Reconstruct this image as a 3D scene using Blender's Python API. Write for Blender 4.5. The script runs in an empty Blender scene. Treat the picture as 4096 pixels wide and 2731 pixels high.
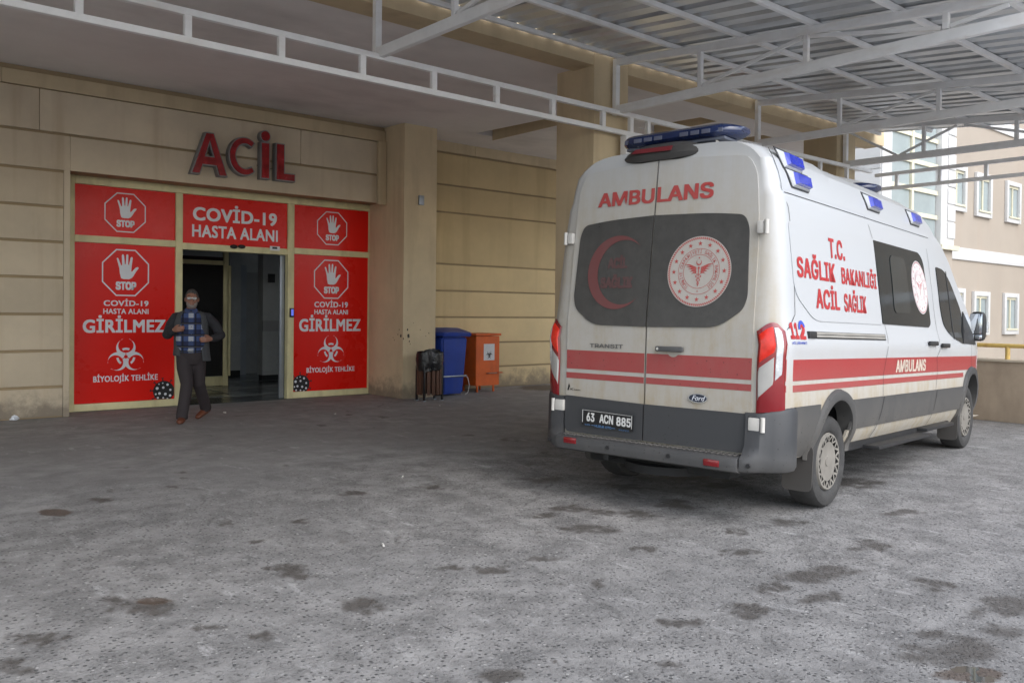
import bpy, bmesh, math, random
import numpy as np
from mathutils import Vector, Matrix, noise as mnoise
from mathutils.geometry import tessellate_polygon
random.seed(7); np.random.seed(7)
sc = bpy.context.scene
col = sc.collection
R = math.radians

# ------------------------------------------------------------------ camera
# world: X runs along the hospital facade, Y into the building, Z up; camera above the origin
CF, CPX, CPY = 3403.0, 2048.0, 1284.2          # focal length and principal point in photo pixels (4096 wide)
PITCH, ROLL, TH, H = .0109, .0104, .8678, 1.4707
K = 4096 / 2352.0                              # photo measurements below are in a 2352 px wide copy
_c, _s = math.cos(PITCH), math.sin(PITCH)
_fw, _up, _rt = np.array([0, _c, -_s]), np.array([0, _s, _c]), np.array([1., 0, 0])
_r2 = math.cos(ROLL) * _rt + math.sin(ROLL) * _up
_u2 = -math.sin(ROLL) * _rt + math.cos(ROLL) * _up
_M = np.array([[math.sin(TH), math.cos(TH), 0], [-math.cos(TH), math.sin(TH), 0], [0, 0, 1.]])
FW, RT, UP = _M @ _fw, _M @ _r2, _M @ _u2
CAM = np.array([0, 0, H])
cd = bpy.data.cameras.new('camera')
cam = bpy.data.objects.new('camera', cd); col.objects.link(cam)
cd.sensor_fit = 'HORIZONTAL'; cd.sensor_width = 36; cd.lens = CF / 4096 * 36
cd.shift_y = -(1365.5 - CPY) / 4096 * 1.0
cd.clip_start = .05; cd.clip_end = 3000
m = Matrix.Identity(4)
for i in range(3):
    m[i][0], m[i][1], m[i][2], m[i][3] = RT[i], UP[i], -FW[i], CAM[i]
cam.matrix_world = m
sc.camera = cam

# ------------------------------------------------------------------ light
SUN_EL, SUN_AZ = 45, -95                        # azimuth measured from +X towards +Y
w = bpy.data.worlds.new('World'); sc.world = w; w.use_nodes = True
nt = w.node_tree; bg = nt.nodes['Background']
sky = nt.nodes.new('ShaderNodeTexSky'); sky.sky_type = 'NISHITA'; sky.sun_disc = False
sky.sun_elevation = R(SUN_EL); sky.sun_rotation = R(90 - SUN_AZ)
sky.air_density = 1.0; sky.dust_density = 1.5; sky.ozone_density = 1.0
hs = nt.nodes.new('ShaderNodeHueSaturation'); hs.inputs['Saturation'].default_value = .50
nt.links.new(sky.outputs[0], hs.inputs['Color']); nt.links.new(hs.outputs[0], bg.inputs[0])
bg.inputs[1].default_value = .15
sd = bpy.data.lights.new('sun', 'SUN'); sd.energy = .5; sd.angle = R(60); sd.color = (1, .99, .975)
so = bpy.data.objects.new('sun', sd); col.objects.link(so)
sdir = Vector((math.cos(R(SUN_EL)) * math.cos(R(SUN_AZ)), math.cos(R(SUN_EL)) * math.sin(R(SUN_AZ)), math.sin(R(SUN_EL))))
so.rotation_euler = sdir.to_track_quat('Z', 'Y').to_euler(); so.location = (0, -20, 30)
vs = sc.view_settings
vs.view_transform = 'Standard'; vs.look = 'None'; vs.gamma = 1; vs.use_curve_mapping = False
vs.exposure = 1.45
sc.cycles.max_bounces = 6; sc.cycles.diffuse_bounces = 4; sc.cycles.glossy_bounces = 3; sc.cycles.transmission_bounces = 2

# ------------------------------------------------------------------ pixel helpers
def ray(dx, dy):
    return FW + RT * (dx * K - CPX) / CF - UP * (dy * K - CPY) / CF
def onp(dx, dy, axis, val):
    d = ray(dx, dy); t = (val - CAM[axis]) / d[axis]; return CAM + t * d
def gnd(dx, dy, z=0): return onp(dx, dy, 2, z)
def fac(dx, dy, y):                             # point of the plane Y=y -> (x, z)
    p = onp(dx, dy, 1, y); return (float(p[0]), float(p[2]))

# ------------------------------------------------------------------ object helpers
def link(o, parent=None):
    col.objects.link(o)
    if parent is not None: o.parent = parent
    return o
def tag(o, label, cat, group=None, kind=None):
    o['label'] = label; o['category'] = cat
    if group: o['group'] = group
    if kind: o['kind'] = kind
    return o
def empty(name, loc=(0, 0, 0)):
    o = bpy.data.objects.new(name, None); o.location = loc; o.empty_display_size = .2
    return link(o)
def mobj(name, verts, faces, mat, parent=None, smooth=None):
    me = bpy.data.meshes.new(name)
    me.from_pydata([tuple(map(float, v)) for v in verts], [], [tuple(f) for f in faces])
    me.update()
    fin(me, mat, smooth)
    return link(bpy.data.objects.new(name, me), parent)
def fin(me, mat, smooth=None):
    if mat is not None: me.materials.append(mat)
    if smooth is not None:
        me.polygons.foreach_set('use_smooth', [True] * len(me.polygons))
        me.set_sharp_from_angle(angle=R(smooth))
def bmobj(name, bm, mat, parent=None, smooth=None, recalc=True):
    if recalc: bmesh.ops.recalc_face_normals(bm, faces=bm.faces)
    me = bpy.data.meshes.new(name); bm.to_mesh(me); bm.free(); fin(me, mat, smooth)
    return link(bpy.data.objects.new(name, me), parent)
def add_box(bm, lo, hi, bev=0.0):
    v = [bm.verts.new((x, y, z)) for x in (lo[0], hi[0]) for y in (lo[1], hi[1]) for z in (lo[2], hi[2])]
    fs = [bm.faces.new([v[i] for i in q]) for q in ((0, 1, 3, 2), (4, 6, 7, 5), (0, 4, 5, 1), (2, 3, 7, 6), (0, 2, 6, 4), (1, 5, 7, 3))]
    if bev:
        es = list({e for f in fs for e in f.edges})
        bmesh.ops.bevel(bm, geom=es, offset=bev, segments=2, affect='EDGES', profile=.6)
def box(name, lo, hi, mat, parent=None, bev=0.0):
    bm = bmesh.new(); add_box(bm, [min(a, b) for a, b in zip(lo, hi)], [max(a, b) for a, b in zip(lo, hi)], bev)
    return bmobj(name, bm, mat, parent, 35 if bev else None)
def add_bar(bm, a, b, wd, ht, upv=(0, 0, 1), bev=.004):
    a, b = Vector(a), Vector(b); d = (b - a).normalized(); u = Vector(upv)
    s_ = d.cross(u)
    if s_.length < 1e-4: s_ = d.cross(Vector((1, 0, 0)))
    s_.normalize(); u = s_.cross(d).normalized()
    ring = []
    for p in (a, b):
        ring.append([bm.verts.new(p + s_ * (sx * wd / 2) + u * (sz * ht / 2)) for sx, sz in ((-1, -1), (1, -1), (1, 1), (-1, 1))])
    fs = [bm.faces.new((ring[0][i], ring[0][(i + 1) % 4], ring[1][(i + 1) % 4], ring[1][i])) for i in range(4)]
    fs += [bm.faces.new(ring[0][::-1]), bm.faces.new(ring[1])]
    if bev:
        es = [ring_e for f in fs[:4] for ring_e in f.edges if (ring_e.verts[0] in ring[0]) != (ring_e.verts[1] in ring[0])]
        bmesh.ops.bevel(bm, geom=list(set(es)), offset=bev, segments=2, affect='EDGES')
def bar(name, a, b, wd, ht, mat, parent=None, upv=(0, 0, 1), bev=.004):
    bm = bmesh.new(); add_bar(bm, a, b, wd, ht, upv, bev)
    return bmobj(name, bm, mat, parent, 40)
def frames(path, ref):
    P = [Vector(p) for p in path]; out = []
    for i, p in enumerate(P):
        d = (P[min(i + 1, len(P) - 1)] - P[max(i - 1, 0)]).normalized()
        r = Vector(ref); a = r - d * r.dot(d)
        if a.length < 1e-3: a = Vector((0, 1, 0)) - d * d.y
        a.normalize(); out.append((p, d, a, d.cross(a)))
    return out
def add_tube(bm, path, rad, ref=(1, 0, 0), n=12, cap=True):
    """swept tube; rad entries are numbers or (ra along ref, rb across)"""
    rings = []
    for (p, d, a, b), r in zip(frames(path, ref), rad):
        ra, rb = r if isinstance(r, (tuple, list)) else (r, r)
        rings.append([bm.verts.new(p + a * ra * math.cos(t) + b * rb * math.sin(t)) for t in [2 * math.pi * k / n for k in range(n)]])
    for q, s_ in zip(rings, rings[1:]):
        for k in range(n): bm.faces.new((q[k], q[(k + 1) % n], s_[(k + 1) % n], s_[k]))
    if cap: bm.faces.new(rings[0][::-1]); bm.faces.new(rings[-1])
def tube(name, path, rad, mat, parent=None, ref=(1, 0, 0), n=12, smooth=50):
    if not isinstance(rad, (list, tuple)): rad = [rad] * len(path)
    bm = bmesh.new(); add_tube(bm, path, rad, ref, n); return bmobj(name, bm, mat, parent, smooth)
def add_ell(bm, c, r, n=14, rot=None):
    M = Matrix.Translation(c) @ (rot.to_4x4() if rot else Matrix.Identity(4)) @ Matrix.Diagonal((r[0], r[1], r[2], 1))
    bmesh.ops.create_uvsphere(bm, u_segments=n, v_segments=max(6, n * 2 // 3), radius=1, matrix=M)
def baked(o, mods):
    """apply modifiers by evaluating"""
    for t, kw in mods:
        md = o.modifiers.new(t, t)
        for k, v in kw.items(): setattr(md, k, v)
    dg = bpy.context.evaluated_depsgraph_get(); dg.update()
    me = bpy.data.meshes.new_from_object(o.evaluated_get(dg))
    o.modifiers.clear(); old = o.data; o.data = me; bpy.data.meshes.remove(old)
    return o

# ------------------------------------------------------------------ materials
MATS = {}
def P_(name, base, rough=.6, metal=0.0, var=.12, vscale=3.0, bump=0.0, bscale=60.0, spec=.5, coat=0.0, stains=None, alpha_t=0.0, emis=None, masonry=False):
    """principled material with two-scale noise variation and optional bump / streaky stains"""
    if name in MATS: return MATS[name]
    mt = bpy.data.materials.new(name); mt.use_nodes = True; n = mt.node_tree; L = n.links
    b = n.nodes['Principled BSDF']
    b.inputs['Roughness'].default_value = rough; b.inputs['Metallic'].default_value = metal
    b.inputs['Specular IOR Level'].default_value = spec
    if coat: b.inputs['Coat Weight'].default_value = coat; b.inputs['Coat Roughness'].default_value = .08
    if alpha_t: b.inputs['Transmission Weight'].default_value = alpha_t
    tc = n.nodes.new('ShaderNodeTexCoord')
    n1 = n.nodes.new('ShaderNodeTexNoise'); n1.inputs['Scale'].default_value = vscale; n1.inputs['Detail'].default_value = 8; n1.inputs['Roughness'].default_value = .65
    L.new(tc.outputs['Object'], n1.inputs['Vector'])
    mr = n.nodes.new('ShaderNodeMapRange'); mr.inputs[1].default_value = .3; mr.inputs[2].default_value = .7
    mr.inputs[3].default_value = 1 - var; mr.inputs[4].default_value = 1 + var
    L.new(n1.outputs[0], mr.inputs[0])
    mx = n.nodes.new('ShaderNodeMix'); mx.data_type = 'RGBA'; mx.blend_type = 'MULTIPLY'; mx.inputs[0].default_value = 1
    mx.inputs[6].default_value = (*base, 1); L.new(mr.outputs[0], mx.inputs[7])
    outc = mx.outputs[2]
    if stains:                                   # (colour, amount, stretch): streaks running down
        mp = n.nodes.new('ShaderNodeMapping'); mp.inputs['Scale'].default_value = stains[2]
        L.new(tc.outputs['Object'], mp.inputs['Vector'])
        n2 = n.nodes.new('ShaderNodeTexNoise'); n2.inputs['Scale'].default_value = 1; n2.inputs['Detail'].default_value = 6
        L.new(mp.outputs[0], n2.inputs['Vector'])
        m2 = n.nodes.new('ShaderNodeMapRange'); m2.inputs[1].default_value = .52; m2.inputs[2].default_value = .78; m2.inputs[3].default_value = 0; m2.inputs[4].default_value = stains[1]
        L.new(n2.outputs[0], m2.inputs[0])
        mx2 = n.nodes.new('ShaderNodeMix'); mx2.data_type = 'RGBA'; L.new(m2.outputs[0], mx2.inputs[0])
        L.new(outc, mx2.inputs[6]); mx2.inputs[7].default_value = (*stains[0], 1); outc = mx2.outputs[2]
    if masonry:                                  # panels differ a little; splash dirt along the foot
        oi = n.nodes.new('ShaderNodeObjectInfo'); mo = n.nodes.new('ShaderNodeMapRange'); mo.inputs[3].default_value = .90; mo.inputs[4].default_value = 1.08; L.new(oi.outputs['Random'], mo.inputs[0])
        mx3 = n.nodes.new('ShaderNodeMix'); mx3.data_type = 'RGBA'; mx3.blend_type = 'MULTIPLY'; mx3.inputs[0].default_value = 1; L.new(outc, mx3.inputs[6]); L.new(mo.outputs[0], mx3.inputs[7])
        sz = n.nodes.new('ShaderNodeSeparateXYZ'); L.new(tc.outputs['Object'], sz.inputs[0])
        n5 = n.nodes.new('ShaderNodeTexNoise'); n5.inputs['Scale'].default_value = 5; n5.inputs['Detail'].default_value = 8; n5.inputs['Roughness'].default_value = .7; L.new(tc.outputs['Object'], n5.inputs['Vector'])
        ad = n.nodes.new('ShaderNodeMath'); ad.operation = 'MULTIPLY_ADD'; ad.inputs[1].default_value = -.9; L.new(n5.outputs[0], ad.inputs[0]); L.new(sz.outputs[2], ad.inputs[2])
        md = n.nodes.new('ShaderNodeMapRange'); md.interpolation_type = 'SMOOTHSTEP'; md.inputs[1].default_value = -.05; md.inputs[2].default_value = -.45; md.inputs[3].default_value = 0; md.inputs[4].default_value = .75; L.new(ad.outputs[0], md.inputs[0])
        mx4 = n.nodes.new('ShaderNodeMix'); mx4.data_type = 'RGBA'; L.new(md.outputs[0], mx4.inputs[0]); L.new(mx3.outputs[2], mx4.inputs[6]); mx4.inputs[7].default_value = (.15, .125, .10, 1); outc = mx4.outputs[2]
    L.new(outc, b.inputs['Base Color'])
    mr3 = n.nodes.new('ShaderNodeMapRange'); mr3.inputs[1].default_value = .3; mr3.inputs[2].default_value = .7
    mr3.inputs[3].default_value = max(.02, rough - .08); mr3.inputs[4].default_value = min(1, rough + .08); L.new(n1.outputs[0], mr3.inputs[0]); L.new(mr3.outputs[0], b.inputs['Roughness'])
    if bump:
        n3 = n.nodes.new('ShaderNodeTexNoise'); n3.inputs['Scale'].default_value = bscale; n3.inputs['Detail'].default_value = 4
        L.new(tc.outputs['Object'], n3.inputs['Vector'])
        bp = n.nodes.new('ShaderNodeBump'); bp.inputs['Strength'].default_value = bump; bp.inputs['Distance'].default_value = .01
        L.new(n3.outputs[0], bp.inputs['Height']); L.new(bp.outputs[0], b.inputs['Normal'])
    if emis: b.inputs['Emission Color'].default_value = (*emis[0], 1); b.inputs['Emission Strength'].default_value = emis[1]
    MATS[name] = mt; return mt
WALL = P_('beige render', (.60, .505, .37), .85, var=.10, vscale=1.3, bump=.25, bscale=130, stains=((.34, .23, .12), .45, (4, 4, .30)), masonry=True)
WALLY = P_('cream yellow render', (.64, .495, .275), .85, var=.08, vscale=1.3, bump=.25, bscale=130, stains=((.36, .26, .14), .35, (4, 4, .30)), masonry=True)
WALL2 = P_('beige render smooth', (.58, .465, .30), .85, var=.09, vscale=1.7, bump=.2, bscale=130, stains=((.28, .20, .13), .35, (4, 4, .5)), masonry=True)
GROOVE = P_('groove render', (.36, .27, .16), .9, bump=.2)
SOFF = P_('grey soffit paint', (.78, .745, .735), .9, var=.07, vscale=.8, bump=.08, bscale=40, stains=((.25, .23, .22), .4, (.6, .9, 1)))
WHITEP = P_('white steel paint', (.84, .84, .84), .45, var=.05, vscale=6, stains=((.50, .40, .3), .28, (2.5, 2.5, 9)))
ZINC = P_('galvanised sheet', (.62, .64, .66), .36, .6, var=.12, vscale=2.2, bump=.1, bscale=25)
CREAM = P_('cream frame paint', (.70, .64, .37), .5, var=.09, vscale=5, stains=((.30, .22, .10), .4, (6, 6, 2)))
REDV = P_('red vinyl film', (.72, .012, .006), .30, var=.03, vscale=1.2, spec=.22)
WHITEV = P_('white vinyl print', (.72, .74, .78), .4, var=.03)
BLACKV = P_('black vinyl print', (.012, .012, .014), .4, var=.03)
DARK = P_('black plastic', (.012, .012, .013), .4, var=.2)
GREYM = P_('grey anodised metal', (.33, .36, .40), .4, .6)
INTW = P_('interior wall paint', (.40, .42, .42), .7)
INTD = P_('interior dark glazing', (.03, .03, .03), .15)
TILE = P_('interior floor tile dark', (.05, .055, .055), .2, var=.2)
TILE2 = P_('interior floor tile light', (.20, .21, .20), .2, var=.15)
CONC = P_('parapet render', (.42, .33, .24), .9, var=.14, vscale=2.5, bump=.3, bscale=80, stains=((.16, .12, .09), .5, (3, 3, .6)))
RUSTY = P_('yellow rail paint', (.62, .43, .13), .5, var=.12, vscale=6, stains=((.30, .10, .03), .9, (7, 7, 5)))

# ------------------------------------------------------------------ ground
def build_ground():
    def axis(lo, a, b, hi, st):
        fine = np.arange(a, b, st)
        left = a - np.geomspace(.1, a - lo, 24)[::-1]; right = b + np.geomspace(.1, hi - b, 24)
        return np.concatenate([left, fine, [b], right])
    xs = axis(-1500, -.3, 13.3, 1500, .04); ys = axis(-1500, .6, 13.2, 1500, .04)
    X, Y = np.meshgrid(xs, ys); nx, ny = len(xs), len(ys)
    Z = np.zeros_like(X)
    st = np.zeros_like(X) - 1.0; wet = np.zeros_like(X) - 1.0; brown = np.zeros_like(X) - 1.0
    def ell(arr, dx, dy, rx, ry, k=1.0):
        c = gnd(dx, dy); a = gnd(dx + rx, dy) - c; b = gnd(dx, dy - ry) - c
        M2 = np.array([[a[0], b[0]], [a[1], b[1]]]); Mi = np.linalg.inv(M2)
        u = Mi[0, 0] * (X - c[0]) + Mi[0, 1] * (Y - c[1]); v = Mi[1, 0] * (X - c[0]) + Mi[1, 1] * (Y - c[1])
        np.maximum(arr, k * (1 - np.sqrt(u * u + v * v)), out=arr)
    S = [(330, 1392, 120, 30), (835, 1390, 62, 30), (520, 1201, 26, 9), (588, 1243, 28, 8), (683, 1196, 34, 8), (805, 1132, 42, 8), (655, 1300, 55, 16),
         (690, 1322, 60, 14), (1130, 1307, 48, 16), (1036, 1303, 34, 9), (1255, 1182, 46, 10), (1340, 1212, 80, 20), (1325, 1170, 60, 14),
         (1552, 1160, 60, 14), (1370, 1340, 30, 14), (1885, 1368, 55, 22), (1735, 1402, 80, 22), (1560, 1430, 60, 18), (1860, 1318, 130, 22), (1770, 1352, 60, 20),
         (2000, 1252, 70, 14), (1590, 1092, 90, 12), (1650, 1112, 70, 12), (1940, 1110, 110, 14), (1150, 1547, 90, 28), (2230, 1490, 190, 60), (2300, 1390, 90, 40),
         (420, 1098, 14, 4), (418, 1085, 18, 4), (395, 1118, 22, 4), (230, 1148, 40, 8), (880, 958, 14, 3), (1080, 1000, 20, 3), (740, 977, 20, 3), (800, 952, 14, 3),
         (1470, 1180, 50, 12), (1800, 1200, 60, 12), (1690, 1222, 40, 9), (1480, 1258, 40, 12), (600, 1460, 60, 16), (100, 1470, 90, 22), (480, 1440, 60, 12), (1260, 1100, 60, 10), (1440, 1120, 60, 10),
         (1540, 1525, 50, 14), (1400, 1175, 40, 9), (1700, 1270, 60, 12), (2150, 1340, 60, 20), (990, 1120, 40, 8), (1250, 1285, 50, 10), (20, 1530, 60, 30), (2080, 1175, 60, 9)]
    for (dx, dy, rx, ry) in S:                      # each stain is a ragged cluster of smaller spots
        ell(st, dx, dy, rx * .62, ry * .62)
        for _ in range(9):
            a, q = random.uniform(0, 6.28), random.uniform(.25, .8); k = random.uniform(.22, .5)
            ell(st, dx + rx * q * math.cos(a), dy + ry * q * math.sin(a), rx * k * random.uniform(.8, 1.6), ry * k, .9)
    for _ in range(70):
        ell(st, random.uniform(0, 2352), random.uniform(1000, 1560), *(lambda q: (q * 3, q))(random.uniform(2, 6)), k=.8)
    for s_ in [(128, 1176, 55, 12), (350, 1380, 60, 12), (2235, 1548, 120, 22), (1250, 890, 80, 8)]: ell(brown, *s_)
    for s_ in [(2215, 1537, 48, 9), (2262, 1560, 50, 8)]: ell(wet, *s_)
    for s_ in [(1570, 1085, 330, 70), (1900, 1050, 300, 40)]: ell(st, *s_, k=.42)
    me = bpy.data.meshes.new('ground')
    me.vertices.add(nx * ny); me.vertices.foreach_set('co', np.stack([X, Y, Z], -1).astype(np.float32).ravel())
    i = np.arange(nx * ny).reshape(ny, nx)
    q = np.stack([i[:-1, :-1], i[:-1, 1:], i[1:, 1:], i[1:, :-1]], -1).reshape(-1, 4)
    me.loops.add(q.size); me.loops.foreach_set('vertex_index', q.ravel().astype(np.int32))
    me.polygons.add(len(q)); me.polygons.foreach_set('loop_start', (np.arange(len(q)) * 4).astype(np.int32))
    me.update(calc_edges=True)
    for nm, arr in (('stain', st), ('wet', wet), ('brown', brown)):
        a = me.attributes.new(nm, 'FLOAT', 'POINT'); a.data.foreach_set('value', arr.astype(np.float32).ravel())
    mt = bpy.data.materials.new('worn asphalt'); mt.use_nodes = True; n = mt.node_tree; L = n.links; b = n.nodes['Principled BSDF']
    tc = n.nodes.new('ShaderNodeTexCoord')
    def noise(scale, detail=6, rough=.6, dist=0):
        t = n.nodes.new('ShaderNodeTexNoise'); t.inputs['Scale'].default_value = scale; t.inputs['Detail'].default_value = detail; t.inputs['Roughness'].default_value = rough; t.inputs['Distortion'].default_value = dist
        L.new(tc.outputs['Object'], t.inputs['Vector']); return t.outputs[0]
    def rng(inp, a, bb, c=0, d=1, smooth=True):
        t = n.nodes.new('ShaderNodeMapRange'); t.interpolation_type = 'SMOOTHSTEP' if smooth else 'LINEAR'
        for k, v in zip((1, 2, 3, 4), (a, bb, c, d)): t.inputs[k].default_value = v
        L.new(inp, t.inputs[0]); return t.outputs[0]
    def math_(op, a, bb):
        t = n.nodes.new('ShaderNodeMath'); t.operation = op
        for k, v in ((0, a), (1, bb)):
            if isinstance(v, (int, float)): t.inputs[k].default_value = v
            else: L.new(v, t.inputs[k])
        return t.outputs[0]
    def mix(fac_, a, bb):
        t = n.nodes.new('ShaderNodeMix'); t.data_type = 'RGBA'
        if isinstance(fac_, (int, float)): t.inputs[0].default_value = fac_
        else: L.new(fac_, t.inputs[0])
        for k, v in ((6, a), (7, bb)):
            if isinstance(v, tuple): t.inputs[k].default_value = (*v, 1)
            else: L.new(v, t.inputs[k])
        return t.outputs[2]
    def attr(nm):
        t = n.nodes.new('ShaderNodeAttribute'); t.attribute_name = nm; return t.outputs['Fac']
    big = noise(.55, 5, .6); mid = noise(3.2, 8, .7); fine = noise(16, 8, .75, .4); grit = noise(75, 4, .6)
    c = mix(rng(mid, .34, .66), (.115, .111, .107), (.295, .287, .278))
    c = mix(rng(big, .38, .66, 0, .55), c, (.172, .169, .166))
    c = mix(rng(fine, .56, .72, 0, .75), c, (.40, .398, .395))           # dusty scrapes
    c = mix(rng(fine, .46, .30, 0, .7), c, (.062, .060, .058))
    vo = n.nodes.new('ShaderNodeTexVoronoi'); vo.inputs['Scale'].default_value = 42; L.new(tc.outputs['Object'], vo.inputs['Vector'])
    stone = rng(vo.outputs['Distance'], .40, .28)                       # exposed aggregate
    sep = n.nodes.new('ShaderNodeSeparateColor'); L.new(vo.outputs['Color'], sep.inputs[0])
    dk = math_('MULTIPLY', stone, rng(sep.outputs[0], .66, .72, 0, .92)); lt = math_('MULTIPLY', stone, rng(sep.outputs[1], .92, .95, 0, .8))
    c = mix(dk, c, (.030, .030, .030)); c = mix(lt, c, (.44, .43, .41))
    c = mix(rng(grit, .3, .75, .0, .4), c, (.31, .309, .308))
    spx = n.nodes.new('ShaderNodeSeparateXYZ'); L.new(tc.outputs['Object'], spx.inputs[0])
    slab = rng(math_('ADD', spx.outputs[1], math_('MULTIPLY', math_('SUBTRACT', noise(.8, 4), .5), 2.2)), 5.8, 8.6)   # smoother concrete apron by the building
    cs = mix(rng(mid, .3, .7), (.225, .220, .215), (.345, .338, .33)); cs = mix(rng(big, .4, .62, 0, .6), cs, (.25, .242, .235)); cs = mix(rng(fine, .45, .3, 0, .35), cs, (.13, .125, .12))
    c = mix(math_('MULTIPLY', slab, .88), c, cs)
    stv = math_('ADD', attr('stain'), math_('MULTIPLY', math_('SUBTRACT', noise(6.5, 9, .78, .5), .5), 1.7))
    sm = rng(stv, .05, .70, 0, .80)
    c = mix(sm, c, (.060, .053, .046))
    bv = math_('ADD', attr('brown'), math_('MULTIPLY', math_('SUBTRACT', noise(7, 6, .65), .5), .9))
    bm_ = rng(bv, .15, .4, 0, .8); c = mix(bm_, c, (.075, .05, .033))
    wv = math_('ADD', attr('wet'), math_('MULTIPLY', math_('SUBTRACT', noise(6, 5, .6), .5), 1.5))
    wm = rng(wv, .1, .16); c = mix(wm, c, (.03, .028, .026))
    # white salt / chalk scuffs
    mp = n.nodes.new('ShaderNodeMapping'); mp.inputs['Scale'].default_value = (5, 1.6, 1); mp.inputs['Rotation'].default_value = (0, 0, R(40)); L.new(tc.outputs['Object'], mp.inputs['Vector'])
    sn = n.nodes.new('ShaderNodeTexNoise'); sn.inputs['Scale'].default_value = 1.6; sn.inputs['Detail'].default_value = 9; sn.inputs['Roughness'].default_value = .72; L.new(mp.outputs[0], sn.inputs['Vector'])
    sw = math_('MULTIPLY', rng(sn.outputs[0], .54, .70), rng(noise(.9, 3), .42, .60)); c = mix(math_('MULTIPLY', sw, .75), c, (.46, .455, .45))
    # cracks
    cv = n.nodes.new('ShaderNodeTexVoronoi'); cv.feature = 'DISTANCE_TO_EDGE'; cv.inputs['Scale'].default_value = .42
    dn = n.nodes.new('ShaderNodeTexNoise'); dn.inputs['Scale'].default_value = 2.5; dn.inputs['Detail'].default_value = 6; L.new(tc.outputs['Object'], dn.inputs['Vector'])
    vm = n.nodes.new('ShaderNodeMix'); vm.data_type = 'VECTOR'; vm.inputs[0].default_value = .25; L.new(tc.outputs['Object'], vm.inputs[4]); L.new(dn.outputs['Color'], vm.inputs[5]); L.new(vm.outputs[1], cv.inputs['Vector'])
    ck = math_('MULTIPLY', rng(cv.outputs[0], .006, .0015), rng(noise(1.1, 3), .5, .62)); c = mix(math_('MULTIPLY', ck, .3), c, (.04, .038, .035))
    road = rng(math_('ADD', spx.outputs[1], math_('MULTIPLY', noise(.7, 3), .8)), .6, -.6); c = mix(road, c, mix(rng(mid, .3, .7), (.33, .325, .315), (.42, .415, .40)))   # unseen ground made paler to bounce light up under the canopy
    L.new(c, b.inputs['Base Color'])
    ro = math_('SUBTRACT', .86, math_('MULTIPLY', sm, .28)); ro = math_('SUBTRACT', ro, math_('MULTIPLY', bm_, .25))
    rm = n.nodes.new('ShaderNodeMix'); rm.data_type = 'FLOAT'; L.new(wm, rm.inputs[0]); L.new(ro, rm.inputs[2]); rm.inputs[3].default_value = .03; L.new(rm.outputs[0], b.inputs['Roughness'])
    hgt = math_('ADD', math_('MULTIPLY', grit, .5), math_('MULTIPLY', math_('SUBTRACT', 1, stone), -.6)); hgt = math_('ADD', hgt, fine)
    bp = n.nodes.new('ShaderNodeBump'); bp.inputs['Distance'].default_value = .012
    L.new(math_('MULTIPLY', math_('SUBTRACT', 1, wm), math_('SUBTRACT', .9, math_('MULTIPLY', slab, .65))), bp.inputs['Strength']); L.new(hgt, bp.inputs['Height']); L.new(bp.outputs[0], b.inputs['Normal'])
    me.materials.append(mt)
    o = link(bpy.data.objects.new('ground', me)); o['kind'] = 'structure'; o['label'] = 'worn grey asphalt forecourt with dark oil stains'
build_ground()

# ------------------------------------------------------------------ text and flat print helpers
FONTS = {}
def sans():
    """the sans-serif that ships with Blender, else the built-in font"""
    if 'f' not in FONTS:
        f = None
        try:
            import os
            q = os.path.join(bpy.utils.resource_path('LOCAL'), 'datafiles', 'fonts', 'Inter.woff2')
            if os.path.exists(q): f = bpy.data.fonts.load(q)
        except Exception: f = None
        FONTS['f'] = f
    return FONTS['f']
TCACHE = {}
def text_geo(s, bold=.0, spacing=1.0, font='geo'):
    """outline text -> (verts Nx3, faces, aspect), box 0..1; bold strokes are made by stacking shifted copies a hair apart"""
    key = (s, bold, spacing, font)
    if key in TCACHE: return TCACHE[key]
    cu = bpy.data.curves.new('t', 'FONT'); cu.body = s; cu.size = 1; cu.space_character = spacing; cu.resolution_u = 4
    if font == 'sans' and sans(): cu.font = sans()
    o = bpy.data.objects.new('t', cu); col.objects.link(o)
    dg = bpy.context.evaluated_depsgraph_get(); dg.update()
    me = bpy.data.meshes.new_from_object(o.evaluated_get(dg))
    v = np.array([p.co[:2] for p in me.vertices]) if len(me.vertices) else np.zeros((1, 2))
    f = [tuple(p.vertices) for p in me.polygons]
    bpy.data.objects.remove(o); bpy.data.curves.remove(cu); bpy.data.meshes.remove(me)
    V, F = [np.c_[v, np.zeros(len(v))]], list(f)
    if bold:
        bx_, by_ = bold if isinstance(bold, tuple) else (bold, bold * .75)
        for k, (sx, sy) in enumerate(((-1, -1), (0, -1), (1, -1), (-1, 0), (1, 0), (-1, 1), (0, 1), (1, 1))):
            F += [tuple(i + len(v) * (k + 1) for i in q) for q in f]
            V.append(np.c_[v + np.array([bx_ * sx, by_ * sy]), np.full(len(v), (k + 1) * .16)])
    v = np.concatenate(V)
    lo, hi = v[:, :2].min(0), v[:, :2].max(0); asp = (hi[0] - lo[0]) / max(1e-6, hi[1] - lo[1])
    v[:, :2] = (v[:, :2] - lo) / np.maximum(hi - lo, 1e-6)
    TCACHE[key] = (v, F, asp); return TCACHE[key]
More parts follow.
